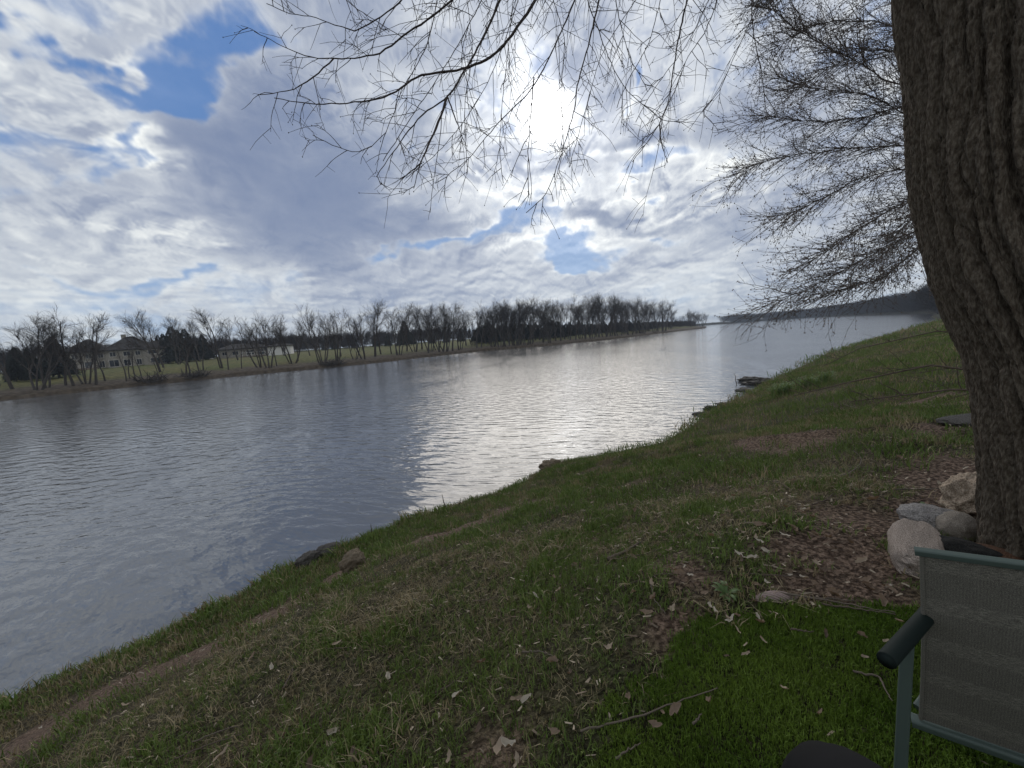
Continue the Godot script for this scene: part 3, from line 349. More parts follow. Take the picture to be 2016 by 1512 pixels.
# ---------------------------------------------------------------- setting
func water() -> void:
	var m := StandardMaterial3D.new()
	m.resource_name = "river_water"
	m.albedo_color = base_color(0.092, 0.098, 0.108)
	m.roughness = 0.06
	m.metallic_specular = 0.66
	var f := FastNoiseLite.new()
	f.seed = 21; f.frequency = 0.011; f.fractal_octaves = 4; f.fractal_gain = 0.42; f.fractal_lacunarity = 2.1
	f.noise_type = FastNoiseLite.TYPE_SIMPLEX_SMOOTH
	f.domain_warp_enabled = true; f.domain_warp_amplitude = 14.0; f.domain_warp_frequency = 0.01
	var t := NoiseTexture2D.new()
	t.width = 2048; t.height = 2048; t.seamless = true; t.noise = f
	m.heightmap_enabled = true
	m.heightmap_texture = t
	m.heightmap_scale = 3.6
	mats.water = m
	var xs := PackedFloat32Array()
	var zs := PackedFloat32Array()
	var x := 0.0
	var step := 0.8
	while x < 1500.0:
		xs.append(x)
		x += step
		step *= 1.045
	var all_x := PackedFloat32Array()
	for k in range(xs.size() - 1, 0, -1): all_x.append(-xs[k])
	all_x.append_array(xs)
	for k in range(xs.size() - 1, -1, -1): zs.append(-xs[k])
	zs.append_array(PackedFloat32Array([1, 3, 8, 20, 60]))
	var warp := FastNoiseLite.new()
	warp.seed = 3; warp.frequency = 0.05; warp.fractal_octaves = 2
	var b := Build.new()
	for z in zs:
		for xx in all_x:
			# ripples run across the stream; their spacing drifts
			var u := xx * 0.985 + z * 0.17 + warp.get_noise_2d(xx, z) * 3.0
			var v := z * 0.985 - xx * 0.17 + warp.get_noise_2d(xx + 300, z) * 1.4
			b.point(Vector3(xx, 0, z), Vector3.UP, Vector2(u / 26.0, v / 9.5))
	var wn := all_x.size()
	for j in zs.size() - 1:
		for k in wn - 1:
			var a := j * wn + k
			b.tri(a, a + 1, a + wn); b.tri(a + 1, a + wn + 1, a + wn)
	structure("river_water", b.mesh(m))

func soil_tint(x: float, z: float) -> Color:
	var c := Color(0.105, 0.090, 0.054).lerp(Color(0.165, 0.132, 0.082), clampf(0.5 + patch.get_noise_2d(x * 1.7, z * 1.7) * 0.9, 0, 1))
	c = c.lerp(Color(0.05, 0.062, 0.022), clampf(0.35 + patch.get_noise_2d(x * 0.6 + 70, z * 0.6) * 1.2, 0, 1) * 0.7)
	if absf(x) < 24 and z > -30: c = c.lerp(Color(0.255, 0.180, 0.136), dirtiness(x, z) * 0.95)
	return c

func near_bank() -> void:
	var m := paint("bank_soil", Color.WHITE, 0.95, 0.3)
	m.vertex_color_use_as_albedo = true
	m.albedo_texture = grain(0.03, 6, 31, 1024, Color(0.48, 0.45, 0.43), Color(1, 1, 1), 0.3, 0.7)
	m.uv1_triplanar = true; m.uv1_world_triplanar = true; m.uv1_scale = Vector3(0.9, 0.9, 0.9)
	m.heightmap_enabled = true
	m.heightmap_texture = grain(0.05, 5, 12, 1024, Color.BLACK, Color.WHITE, 0.1, 0.9)
	m.heightmap_scale = 4.0
	field.resize((FN + 1) * (FN + 1))
	var fill := func(j: int) -> void:
		for k in FN + 1:
			field[j * (FN + 1) + k] = bank_height(FX + k * FS, FZ + j * FS)
	for j in FN + 1: fill.call(j)
	# three sheets, each finer than the one round it
	for r in [[FX, FZ, FS, FN, FN], [-16.0, -72.0, 0.8, 110, 110], [-40.0, -760.0, 8.0, 76, 100]]:
		var b := Build.new()
		var nx: int = r[3]
		var nz: int = r[4]
		var st: float = r[2]
		var hole := Rect2()
		if st == 0.8: hole = Rect2(FX, FZ, 24, 24)
		if st == 8.0: hole = Rect2(-16, -72, 88, 88)
		for j in nz + 1:
			for k in nx + 1:
				var x: float = r[0] + k * st
				var z: float = r[1] + j * st
				var y := field[j * (FN + 1) + k] if st == FS else bank_height(x, z)
				if hole.size.x > 0 and hole.grow(-st * 0.5).has_point(Vector2(x, z)): y -= 0.12
				if st < 8.0: b.tint = soil_tint(x, z)
				else: b.tint = Color(0.05, 0.05, 0.03)
				b.point(Vector3(x, y, z), Vector3.UP)
		for j in nz:
			for k in nx:
				var x: float = r[0] + k * st
				var z: float = r[1] + j * st
				if hole.size.x > 0 and hole.grow(-st * 1.5).encloses(Rect2(x, z, st, st)): continue
				var a := j * (nx + 1) + k
				if b.v[a].y < -1.0 and b.v[a + nx + 2].y < -1.0: continue
				b.tri(a, a + 1, a + nx + 1); b.tri(a + 1, a + nx + 2, a + nx + 1)
		smooth(b)
		structure("near_bank_ground", b.mesh(m))

const FO := [0.0, 0.3, 1.0, 4.0, 9.0, 14.0, 25.0, 45.0, 80.0, 140.0, 300.0, 900.0]
const FY := [-0.3, 0.45, 0.75, 1.0, 1.4, 1.9, 2.5, 3.2, 3.9, 4.6, 6.0, 10.0]
func far_bank() -> void:
	var m := paint("far_land", Color.WHITE, 0.95, 0.3)
	m.vertex_color_use_as_albedo = true
	m.albedo_texture = grain(0.03, 5, 8, 512, Color(0.62, 0.6, 0.58), Color(1, 1, 1), 0.2, 0.8)
	m.uv1_triplanar = true; m.uv1_world_triplanar = true; m.uv1_scale = Vector3(0.07, 0.07, 0.07)
	var pts := []
	for k in FAR_BANK.size() - 1:
		var a := Vector2(FAR_BANK[k][0], FAR_BANK[k][1])
		var e := Vector2(FAR_BANK[k + 1][0], FAR_BANK[k + 1][1])
		var steps := maxi(1, int(a.distance_to(e) / 2.0))
		for s in steps: pts.append(a.lerp(e, float(s) / steps))
	var b := Build.new()
	var offs := [-2.0, 0.0, 0.3, 0.7, 1.3, 2.5, 4.0, 6.0, 9.0, 11.0, 14.0, 19.0, 25.0, 34.0, 45.0, 60.0, 80.0, 105.0, 140.0, 200.0, 300.0, 900.0]
	for k in pts.size():
		var d: Vector2 = (pts[mini(k + 6, pts.size() - 1)] - pts[maxi(k - 6, 0)]).normalized()
		var nn := Vector2(d.y, -d.x)
		for o in offs:
			var q: Vector2 = pts[k] + nn * minf(o + patch.get_noise_1d(k * 9.0) * 0.8, 14) + Vector2(-0.55, -0.835) * maxf(o - 14, 0)
			var w := patch.get_noise_2d(q.x * 0.5, q.y * 0.5)
			var y := along(o, FO, FY) + (w * 0.25 if o > 0.5 else 0.0)
			if o < 0: y = -1.0
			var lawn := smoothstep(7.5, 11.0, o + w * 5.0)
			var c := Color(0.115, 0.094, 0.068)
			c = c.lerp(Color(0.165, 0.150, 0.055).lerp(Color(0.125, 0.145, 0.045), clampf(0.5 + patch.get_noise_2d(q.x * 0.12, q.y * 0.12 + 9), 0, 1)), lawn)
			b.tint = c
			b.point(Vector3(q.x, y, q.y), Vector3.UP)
	var wn := offs.size()
	for k in pts.size() - 1:
		for o in wn - 1:
			var a := k * wn + o
			b.tri(a, a + 1, a + wn); b.tri(a + 1, a + wn + 1, a + wn)
	smooth(b)
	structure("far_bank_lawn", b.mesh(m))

# ---------------------------------------------------------------- trees
func limb(b: Build, p: Vector3, d: Vector3, length: float, r0: float, r1: float, segs: int, sides: int, wob: float, pull: Vector3) -> PackedVector3Array:
	var pts := PackedVector3Array([p])
	var rad := PackedFloat32Array([r0])
	for k in segs:
		d = (d + Vector3(rng.randf_range(-1, 1), rng.randf_range(-1, 1), rng.randf_range(-1, 1)) * wob + pull / segs).normalized()
		p += d * length / segs
		pts.append(p)
		rad.append(lerpf(r0, r1, float(k + 1) / segs))
	b.tube(pts, rad, sides)
	return pts

func ribbon(b: Build, p: Vector3, d: Vector3, length: float, w: float, pull: Vector3) -> Vector3:
	var side := d.cross(Vector3(rng.randf_range(-1, 1), rng.randf_range(-1, 1), rng.randf_range(-1, 1))).normalized() * w
	var m := p + d * length * 0.5
	var e := m + (d + pull).normalized() * length * 0.5
	var n := side.cross(d).normalized()
	var k := b.point(p - side, n); b.point(p + side, n); b.point(m - side * 0.8, n); b.point(m + side * 0.8, n); b.point(e, n)
	b.tri(k, k + 1, k + 2); b.tri(k + 1, k + 3, k + 2); b.tri(k + 2, k + 3, k + 4)
	return e

func dir_at(pts: PackedVector3Array, f: float) -> Array:   # place and heading at a share of the length
	var u := clampf(f, 0, 0.999) * (pts.size() - 1)
	var k := int(u)
	return [pts[k].lerp(pts[k + 1], u - k), (pts[k + 1] - pts[k]).normalized()]

func off_dir(d: Vector3, angle: float) -> Vector3:
	var s := d.cross(Vector3(rng.randf_range(-1, 1), rng.randf_range(-1, 1), rng.randf_range(-1, 1))).normalized()
	return (d * cos(angle) + s * sin(angle)).normalized()

func bare_tree(seed_: int, stems: int, spread: float, upright: float, density: float, called: String, low := 0.26, twig_w := 0.0088) -> Node3D:
	# a tree 10 m tall, to be scaled
	rng.seed = seed_
	var t := Build.new()
	var c := Build.new()
	for s in stems:
		var az := TAU * (s + rng.randf_range(-0.3, 0.3)) / stems
		var lean := spread * rng.randf_range(0.45, 1.0) if stems > 1 else spread * 0.25
		var d := Vector3(cos(az) * lean, 1, sin(az) * lean).normalized()
		var r := rng.randf_range(0.15, 0.22) / sqrt(stems * 0.5 + 0.5)
		var stem := limb(t, Vector3(cos(az), 0, sin(az)) * 0.18 * minf(stems - 1, 2) - Vector3(0, 0.4, 0), d, rng.randf_range(8.0, 9.4) if stems < 3 else rng.randf_range(6.6, 9.0), r, 0.03, 9, 6, 0.10, Vector3(0, 0.25, 0))
		var n1 := int((15.0 if stems == 1 else 10.0) * density)
		for a in n1:
			var f := lerpf(low, 0.97, pow((a + rng.randf()) / n1, 0.85))
			var at := dir_at(stem, f)
			var d1 := (off_dir(at[1], rng.randf_range(0.55, 1.0)) + Vector3(0, upright, 0)).normalized()
			var l1 := rng.randf_range(1.8, 3.1) * (1.18 - 0.65 * f)
			var b1 := limb(c, at[0], d1, l1 * 1.25, 0.055 * (1.3 - f), 0.016, 5, 4, 0.16, Vector3(0, 0.25, 0))
			var n2 := int(7 * density)
			for e in n2:
				var g := lerpf(0.2, 1.0, (e + rng.randf()) / n2)
				var at2 := dir_at(b1, g)
				var d2 := (off_dir(at2[1], rng.randf_range(0.35, 0.95)) + Vector3(0, upright * 0.6, 0)).normalized()
				var b2 := limb(c, at2[0], d2, rng.randf_range(0.7, 1.5), 0.017, 0.009, 3, 3, 0.2, Vector3(0, 0.1, 0))
				for q in 8:
					var at3 := dir_at(b2, lerpf(0.15, 1.0, (q + rng.randf()) / 8.0))
					var tip := ribbon(c, at3[0], off_dir(at3[1], rng.randf_range(0.2, 0.8)), rng.randf_range(0.5, 1.1), twig_w, Vector3(0, 0.2, 0))
					if q % 2: ribbon(c, (tip + at3[0]) * 0.5, off_dir(at3[1], rng.randf_range(0.4, 1.0)), rng.randf_range(0.3, 0.7), twig_w * 0.8, Vector3(0, 0.1, 0))
	var o := Node3D.new()
	o.name = called
	obj("trunk", t.mesh(mats.far_bark), o)
	obj("crown", c.mesh(mats.far_twig), o)
	return o

func evergreen_mesh(seed_: int) -> Array:   # 10 m tall: trunk mesh, foliage mesh
	rng.seed = seed_
	var t := Build.new()
	t.tube(PackedVector3Array([Vector3(0, -0.4, 0), Vector3(0, 5, 0), Vector3(0, 9.6, 0)]), PackedFloat32Array([0.2, 0.13, 0.03]), 6)
	var c := Build.new()
	var n := 900
	for k in n:
		var f := pow((k + rng.randf()) / n, 1.35)
		var y := lerpf(0.9, 9.7, f)
		var reach := (2.9 * pow(1.0 - f, 0.75) + 0.2) * (0.62 + 0.38 * rng.randf())
		var az := rng.randf() * TAU
		var out := Vector3(cos(az), 0, sin(az))
		var from := Vector3(0, y, 0) + out * reach * rng.randf_range(0.25, 0.8)
		var tip := Vector3(0, y - 0.25 * reach * rng.randf(), 0) + out * reach
		var side := out.cross(Vector3.UP) * rng.randf_range(0.16, 0.34)
		var mid := from.lerp(tip, 0.5) + Vector3(0, 0.12, 0)
		c.tint = Color(1, 1, 1) * rng.randf_range(0.75, 1.2)
		c.face(from, mid + side, tip); c.face(from, tip, mid - side)
		c.face(from, mid + Vector3(0, 0.26, 0) + side * 0.2, tip - Vector3(0, 0.2, 0))
	return [t.mesh(mats.far_bark), c.mesh(mats.needle)]

func far_trees() -> void:
	paint("far_bark", base_color(0.060, 0.052, 0.046), 0.9, 0.3)
	paint("far_twig", base_color(0.100, 0.086, 0.078), 0.9, 0.3)
	var nd := paint("needle", base_color(0.050, 0.056, 0.048), 0.8, 0.3)
	nd.vertex_color_use_as_albedo = true
	var kinds := [
		[101, 1, 0.4, 0.25, 1.25, "tall straight bare tree"],
		[102, 2, 0.28, 0.35, 1.1, "two-stemmed bare tree"],
		[103, 1, 0.7, 0.15, 1.1, "leaning open-crowned bare tree"],
		[104, 4, 0.42, 0.45, 0.85, "four-stemmed bare tree"],
		[105, 3, 0.55, 0.40, 0.95, "bare tree of three leaning stems"],
		[106, 5, 0.45, 0.50, 0.8, "bare clump of five fanned stems"],
		[107, 1, 0.3, 0.55, 0.5, "slim bare sapling"],
		[108, 1, 0.25, -0.1, 0.8, "level-branched bare tree"]]
	var proto := []
	for k in kinds:
		proto.append(bare_tree(k[0], k[1], k[2], k[3], k[4], "bare_tree"))
	rng.seed = 71
	for t in FAR_TREES:
		var kind := int(t[4])
		var o: Node3D = proto[kind].duplicate()
		o.name = numbered("bare_tree" if kind != 6 else "bare_sapling")
		add_child(o)
		o.position = Vector3(t[0], t[1], t[2])
		o.rotation.y = rng.randf() * TAU
		o.scale = Vector3.ONE * t[3] / 10.0 * Vector3(rng.randf_range(0.9, 1.12), 1, 1)
		var near := "in front of the garage and the big cream house"
		if t[0] > -66: near = "between the big cream house and the low white house"
		if t[0] > -48: near = "on the shore before the low white house"
		if t[0] > -34: near = "beyond the low white house, on open lawn"
		if t[0] > -14: near = "in the dense line before the evergreen row"
		if t[0] > 60: near = "in the last stretch before the river bend"
		tag(o, kinds[kind][5] + " " + near, "tree", "saplings on the far bank" if kind == 6 else "bare trees lining the far bank")
	var ev := [evergreen_mesh(301), evergreen_mesh(302), evergreen_mesh(303)]
	for k in EVERGREENS.size():
		var t: Array = EVERGREENS[k]
		var left := k < 24
		var o := thing("evergreen_tree", Vector3(t[0], t[1], t[2]), ["dark evergreen among the bare trees by the garage", "dark evergreen between the big cream house and the pale shed", "dark evergreen behind bare trees beyond the low white house"][0 if k < 6 else (1 if k < 13 else 2)] if left else "dark evergreen in the long dense row behind the bare far-bank trees", "tree", "evergreens by the houses" if left else "row of evergreens behind the bare trees")
		obj("trunk", ev[k % 3][0], o); obj("foliage", ev[k % 3][1], o)
		var tall := 1.0 if left else rng.randf_range(0.62, 0.95)
		o.scale = Vector3(t[3] / 10.0 * rng.randf_range(1.0, 1.4), t[3] / 10.0 * tall, t[3] / 10.0 * rng.randf_range(1.0, 1.4))
		if not left: o.scale *= Vector3(1.35, 1, 1.35)
		o.rotation.y = rng.randf() * TAU
	# woods too far off to count, one mass each
	var wood := []
	for t in BACK_WOOD:
		for k in 3:
			var q := Vector3(t[0] + rng.randf_range(-9, 9), t[1], t[2] + rng.randf_range(-9, 9))
			wood.append(Transform3D(Basis(Vector3.UP, rng.randf() * TAU).scaled(Vector3.ONE * t[3] / 10.0 * rng.randf_range(0.7, 1.05)), q))
	var thicket := bare_tree(120, 5, 0.5, 0.4, 0.8, "thicket", 0.02, 0.03)
	proto.append(thicket)
	mass("wood_behind_houses", thicket.get_child(1).mesh, wood, "grey brown wood of bare trees standing behind the far houses")
	var hill := []
	for k in range(26, BANK.size() - 1):
		var a := Vector2(BANK[k][0], BANK[k][1])
		var e := Vector2(BANK[k + 1][0], BANK[k + 1][1])
		var nn := Vector2(-(e - a).y, (e - a).x).normalized()
		var cnt := int(a.distance_to(e) * 2.2)
		for s in cnt:
			var o := rng.randf_range(1, 50) * rng.randf_range(0.3, 1.0)
			var q := a.lerp(e, rng.randf()) + nn * o
			hill.append(Transform3D(Basis(Vector3.UP, rng.randf() * TAU).scaled(Vector3.ONE * rng.randf_range(0.85, 1.35) * Vector3(1.25, 1, 1.25)), Vector3(q.x, along(o, PS, PY), q.y)))
	mass("wooded_far_shore", thicket.get_child(1).mesh, hill, "dark wooded shore where the river bends far away")
	var tail := []
	var understory := []
	for k in range(FAR_BANK.size() - 9, FAR_BANK.size() - 1):
		var a := Vector2(FAR_BANK[k][0], FAR_BANK[k][1])
		var e := Vector2(FAR_BANK[k + 1][0], FAR_BANK[k + 1][1])
		var nn := Vector2((e - a).y, -(e - a).x).normalized()
		for s in int(a.distance_to(e) * 1.1):
			var o := rng.randf_range(8, 60)
			var q := a.lerp(e, rng.randf()) + nn * o
			tail.append(Transform3D(Basis(Vector3.UP, rng.randf() * TAU).scaled(Vector3.ONE * rng.randf_range(0.3, 0.6)), Vector3(q.x, along(o, FO, FY), q.y)))
	mass("wood_along_far_bank", thicket.get_child(1).mesh, tail, "bare wood running back from the far bank's line of trees")
	for p in proto: p.free()

func mass(called: String, m: Mesh, where: Array, label: String, colors := PackedColorArray()) -> MultiMeshInstance3D:
	var mm := MultiMesh.new()
	mm.transform_format = MultiMesh.TRANSFORM_3D
	mm.use_colors = colors.size() > 0
	mm.mesh = m
	mm.instance_count = where.size()
	for k in where.size():
		mm.set_instance_transform(k, where[k])
		if colors.size(): mm.set_instance_color(k, colors[k])
	var o := MultiMeshInstance3D.new()
	o.name = numbered(called)
	o.multimesh = mm
	add_child(o)
	tag(o, label, "", "", "stuff")
	return o

# ---------------------------------------------------------------- houses
func hip_roof(b: Build, w: float, d: float, y: float, h: float, eave: float) -> void:
	var x := w / 2 + eave
	var z := d / 2 + eave
	var r := maxf(x - z, 0.3)
	var p := [Vector3(-x, y, -z), Vector3(x, y, -z), Vector3(x, y, z), Vector3(-x, y, z), Vector3(-r, y + h, 0), Vector3(r, y + h, 0)]
	b.quad(p[3], p[4], p[5], p[2]); b.quad(p[1], p[5], p[4], p[0]); b.face(p[2], p[5], p[1]); b.face(p[0], p[4], p[3])
	for e in [[0, 1], [1, 2], [2, 3], [3, 0]]:
		var dn := Vector3(0, -0.25, 0)
		b.quad(p[e[0]] + dn, p[e[0]], p[e[1]], p[e[1]] + dn)
	b.quad(p[0] + Vector3(0, -0.25, 0), p[1] + Vector3(0, -0.25, 0), p[2] + Vector3(0, -0.25, 0), p[3] + Vector3(0, -0.25, 0))

func part_box(called: String, m: Material, parent: Node, at: Vector3, s: Vector3) -> MeshInstance3D:
	var b := Build.new()
	b.box(Transform3D(Basis(), at), s)
	return obj(called, b.mesh(m), parent)

func window(parent: Node, x: float, y: float, z: float, w: float, h: float) -> void:
	var f := Build.new()
	for q in [[0, h / 2, w + 0.24, 0.12], [0, -h / 2, w + 0.24, 0.12]]: f.box(Transform3D(Basis(), Vector3(x + q[0], y + q[1], z + 0.04)), Vector3(q[2], q[3], 0.12))
	for sx in [-1, 0, 1]: f.box(Transform3D(Basis(), Vector3(x + sx * w / 2, y, z + 0.041)), Vector3(0.1 if sx else 0.06, h - 0.12, 0.11))
	var o := obj("window", f.mesh(mats.trim), parent)
	var g := Build.new()
	g.box(Transform3D(Basis(), Vector3(x, y, z + 0.005)), Vector3(w - 0.04, h - 0.04, 0.03))
	obj("pane", g.mesh(mats.pane), o)

func wing(o: Node3D, x: float, z: float, w: float, d: float, h: float, roof: float, wall: Material) -> void:
	part_box("wall", wall, o, Vector3(x, h / 2 - 1.0, z), Vector3(w, h + 2.0, d))
	var b := Build.new()
	hip_roof(b, w, d, 0, roof, 0.7)
	var r := obj("roof", b.mesh(mats.shingle), o)
	r.position = Vector3(x, h + 0.02, z)

func houses() -> void:
	paint("cream_stone", base_color(0.36, 0.335, 0.295), 0.9)
	paint("white_siding", base_color(0.62, 0.61, 0.58), 0.7)
	paint("shingle", base_color(0.040, 0.036, 0.034), 0.9)
	paint("trim", base_color(0.42, 0.40, 0.37), 0.7)
	paint("pane", base_color(0.02, 0.024, 0.03), 0.08, 0.5)
	paint("deck_wood", base_color(0.16, 0.12, 0.09), 0.85)
	mats.cream_stone.albedo_texture = grain(0.06, 4, 15, 256, Color(0.75, 0.74, 0.72), Color.WHITE)
	mats.cream_stone.uv1_triplanar = true; mats.cream_stone.uv1_scale = Vector3(0.3, 0.3, 0.3)
	var face := 0.62
	var o := thing("mansion", Vector3(MANSION[0], MANSION[1], MANSION[2]), "large two-storey cream house with dark hip roofs on the far lawn", "house")
	o.rotation.y = face
	o.scale = Vector3.ONE * 0.88
	wing(o, -4.6, -1.0, 9.5, 9, 5.4, 4.0, mats.cream_stone)
	wing(o, 5.4, 0.6, 11.0, 9, 5.4, 4.2, mats.cream_stone)
	wing(o, 11.2, 2.6, 5.4, 7.0, 5.2, 2.6, mats.cream_stone)
	wing(o, -12.5, -2.0, 7.0, 7.0, 3.0, 2.6, mats.cream_stone)
	for q in [[-7.2, 3.9, 3.5, 1.3, 1.4], [-4.6, 1.2, 3.5, 1.6, 2.0], [-4.2, 3.9, 3.5, 1.3, 1.4], [-1.6, 1.2, 3.5, 1.2, 2.0], [-1.6, 3.9, 3.5, 1.2, 1.4], [1.4, 1.2, 5.1, 2.2, 2.1], [1.4, 4.0, 5.1, 1.4, 1.4], [4.6, 4.0, 5.1, 1.6, 1.4], [4.4, 1.2, 5.1, 1.6, 2.0], [7.2, 1.2, 5.1, 1.2, 1.8], [7.2, 4.0, 5.1, 1.2, 1.3], [11.2, 1.4, 6.1, 2.2, 1.4], [10.8, 4.1, 6.1, 2.0, 1.3], [-12.0, 1.2, 1.5, 1.6, 1.4]]:
		window(o, q[0], q[1], q[2], q[3], q[4])
	part_box("terrace", mats.deck_wood, o, Vector3(-6.5, 0.1, 4.4), Vector3(8.0, 0.5, 1.8))
	part_box("chimney", mats.cream_stone, o, Vector3(3.5, 8.8, -2.0), Vector3(1.1, 3.4, 1.1))
	var r := thing("ranch_house", Vector3(RANCH[0], RANCH[1], RANCH[2]), "low white house with a raised deck at the top of the far lawn", "house")
	r.rotation.y = 0.35
	wing(r, -3.5, 0, 14, 7, 3.1, 1.7, mats.cream_stone)
	wing(r, 8.2, 1.2, 7.2, 6.2, 3.2, 0.9, mats.white_siding)
	for q in [[9.6, 1.8, 4.3, 1.2, 1.0], [-1.0, 1.5, 3.5, 2.4, 1.6], [2.4, 1.5, 3.5, 1.8, 1.9], [-5.4, 1.6, 3.5, 1.8, 1.3], [-8.6, 1.6, 3.5, 1.4, 1.2]]: window(r, q[0], q[1], q[2], q[3], q[4])
	part_box("deck", mats.deck_wood, r, Vector3(0.6, 0.15, 4.7), Vector3(7.5, 0.25, 2.4))
	for k in 6: part_box("deck_post", mats.white_siding, r, Vector3(-2.9 + k * 1.4, 0.7, 5.8), Vector3(0.14, 1.5, 0.14))
	part_box("deck_rail", mats.white_siding, r, Vector3(0.6, 1.5, 5.8), Vector3(7.5, 0.12, 0.16))
	var s := thing("garden_shed", Vector3(SHED[0], SHED[1], SHED[2]), "small pale shed with a white roof beside the dark evergreens", "shed")
	s.rotation.y = 0.5
	part_box("wall", mats.trim, s, Vector3(0, 1.0, 0), Vector3(5.0, 2.6, 4.0))
	var b := Build.new()
	hip_roof(b, 5.0, 4.0, 0, 1.2, 0.3)
	obj("roof", b.mesh(mats.white_siding), s).position = Vector3(0, 2.31, 0)
	part_box("door", mats.deck_wood, s, Vector3(0.8, 0.8, 2.03), Vector3(1.2, 1.9, 0.08))
	var g := thing("garage", Vector3(HALL[0], HALL[1], HALL[2]), "low cream garage with a dark roof left of the big house", "garage")
	g.rotation.y = 0.5
	wing(g, 0, 0, 9, 7, 2.8, 2.2, mats.cream_stone)
	part_box("garage_door", mats.trim, g, Vector3(-1.5, 1.2, 3.54), Vector3(4.2, 2.3, 0.08))
	window(g, 2.6, 1.6, 3.5, 1.2, 1.0)

# ---------------------------------------------------------------- the big tree by the chair
func big_tree() -> void:
	var bark := paint("bark", base_color(0.135, 0.115, 0.095), 0.95, 0.25)
	bark.albedo_texture = grain(0.03, 5, 41, 1024, Color(0.64, 0.61, 0.58), Color(1.0, 1.0, 0.98), 0.3, 0.72)
	bark.uv1_triplanar = true; bark.uv1_world_triplanar = true; bark.uv1_scale = Vector3(3.2, 0.9, 3.2)
	bark.heightmap_enabled = true
	bark.heightmap_texture = grain(0.06, 5, 17, 1024, Color.BLACK, Color.WHITE, 0.1, 0.9)
	bark.heightmap_scale = 0.45
	var twig := paint("branch_bark", base_color(0.060, 0.048, 0.044), 0.85, 0.3)
	var o := thing("shade_tree", Vector3(TRUNK[0][0], TRUNK[0][1], TRUNK[0][2]), "big tree with thick furrowed bark beside the chair, bare branches hanging overhead", "tree")
	var back := Transform3D(Basis(), -o.position)
	# trunk centre line and radius by height
	var spine := []
	spine.append([Vector3(TRUNK[0][0] + 0.02, 2.15, TRUNK[0][2] + 0.03), 0.42])
	for t in TRUNK: spine.append([Vector3(t[0], t[1], t[2]), t[3]])
	var top: Vector3 = spine[-1][0]
	for k in 5: spine.append([top + Vector3(-0.06, 0.55, -0.03) * (k + 1), 0.40 - 0.025 * (k + 1)])
	var cell := FastNoiseLite.new()
	cell.seed = 6; cell.noise_type = FastNoiseLite.TYPE_CELLULAR; cell.frequency = 1.0
	cell.cellular_return_type = FastNoiseLite.RETURN_DISTANCE2_SUB
	cell.cellular_jitter = 0.95
	var fine := FastNoiseLite.new()
	fine.seed = 3; fine.frequency = 1.0; fine.fractal_octaves = 4
	var rows := 560
	var cols := 520
	var y0 := 2.15
	var y1: float = spine[-1][0].y
	var b := Build.new()
	b.v.resize(rows * (cols + 1)); b.n.resize(rows * (cols + 1)); b.c.resize(rows * (cols + 1)); b.uv.resize(rows * (cols + 1))
	b.c.fill(Color.WHITE)
	for j in rows:
		var y := lerpf(y0, y1, float(j) / (rows - 1))
		var k := 0
		while k < spine.size() - 2 and spine[k + 1][0].y < y: k += 1
		var f: float = (y - spine[k][0].y) / (spine[k + 1][0].y - spine[k][0].y)
		var c: Vector3 = spine[k][0].lerp(spine[k + 1][0], clampf(f, 0, 1))
		var r: float = lerpf(spine[k][1], spine[k + 1][1], clampf(f, 0, 1))
		for s in cols + 1:
			var a := TAU * (s % cols) / cols
			var q := Vector3(cos(a), 0, sin(a))
			# roots flare at the foot
			var flare := (0.02 + 0.035 * sin(a * 5.0 + 1.3)) * exp(-(y - 2.3) * 3.2)
			# long plates between forked furrows
			var sway := fine.get_noise_3d(q.x * 1.7, y * 0.75, q.z * 1.7) * 2.0 + fine.get_noise_3d(q.x * 5.0 + 9, y * 2.6, q.z * 5.0) * 1.1 + fine.get_noise_3d(q.x * 9.0, y * 7.0 + 5, q.z * 9.0) * 0.5
			var ridge := pow(absf(sin(a * 17.5 + sway)), 0.34)
			var sway2 := fine.get_noise_3d(q.x * 2.1 + 60, y * 1.1, q.z * 2.1) * 6.0
			var ridge2 := pow(absf(sin(a * 13.0 - sway2 * 0.6)), 0.42)
			var e2 := cell.get_noise_3d(q.x * 8.0 + sway * 0.3, y * 3.4 + sway2 * 0.25, q.z * 8.0)
			var plate := smoothstep(-0.98, -0.84, e2)
			var rough := fine.get_noise_3d(q.x * 21.0, y * 11.0, q.z * 21.0)
			var lump := fine.get_noise_3d(q.x * 1.1 + 30, y * 0.7, q.z * 1.1) * 0.010
			var deep := 0.7 + 0.8 * fine.get_noise_3d(q.x * 0.9, y * 0.6 + 20, q.z * 0.9)
			var rr := r + flare + lump - 0.084 + (0.048 * ridge + 0.026 * ridge2) * (0.75 + 0.5 * deep) * 0.95 + 0.015 * plate + 0.007 * (e2 + 0.6) + 0.008 * rough
			b.v[j * (cols + 1) + s] = c + q * rr - o.position
	for j in rows - 1:
		for s in cols:
			var a := j * (cols + 1) + s
			b.tri(a, a + cols + 1, a + 1); b.tri(a + 1, a + cols + 1, a + cols + 2)
	smooth(b)
	for j in rows:   # close the seam
		var nn := (b.n[j * (cols + 1)] + b.n[j * (cols + 1) + cols]).normalized()
		b.n[j * (cols + 1)] = nn
		b.n[j * (cols + 1) + cols] = nn
	obj("trunk", b.mesh(bark), o)
	rng.seed = 55
	# limbs above, from which the branches hang
	var crotch: Vector3 = spine[-1][0]
	var limbs := []
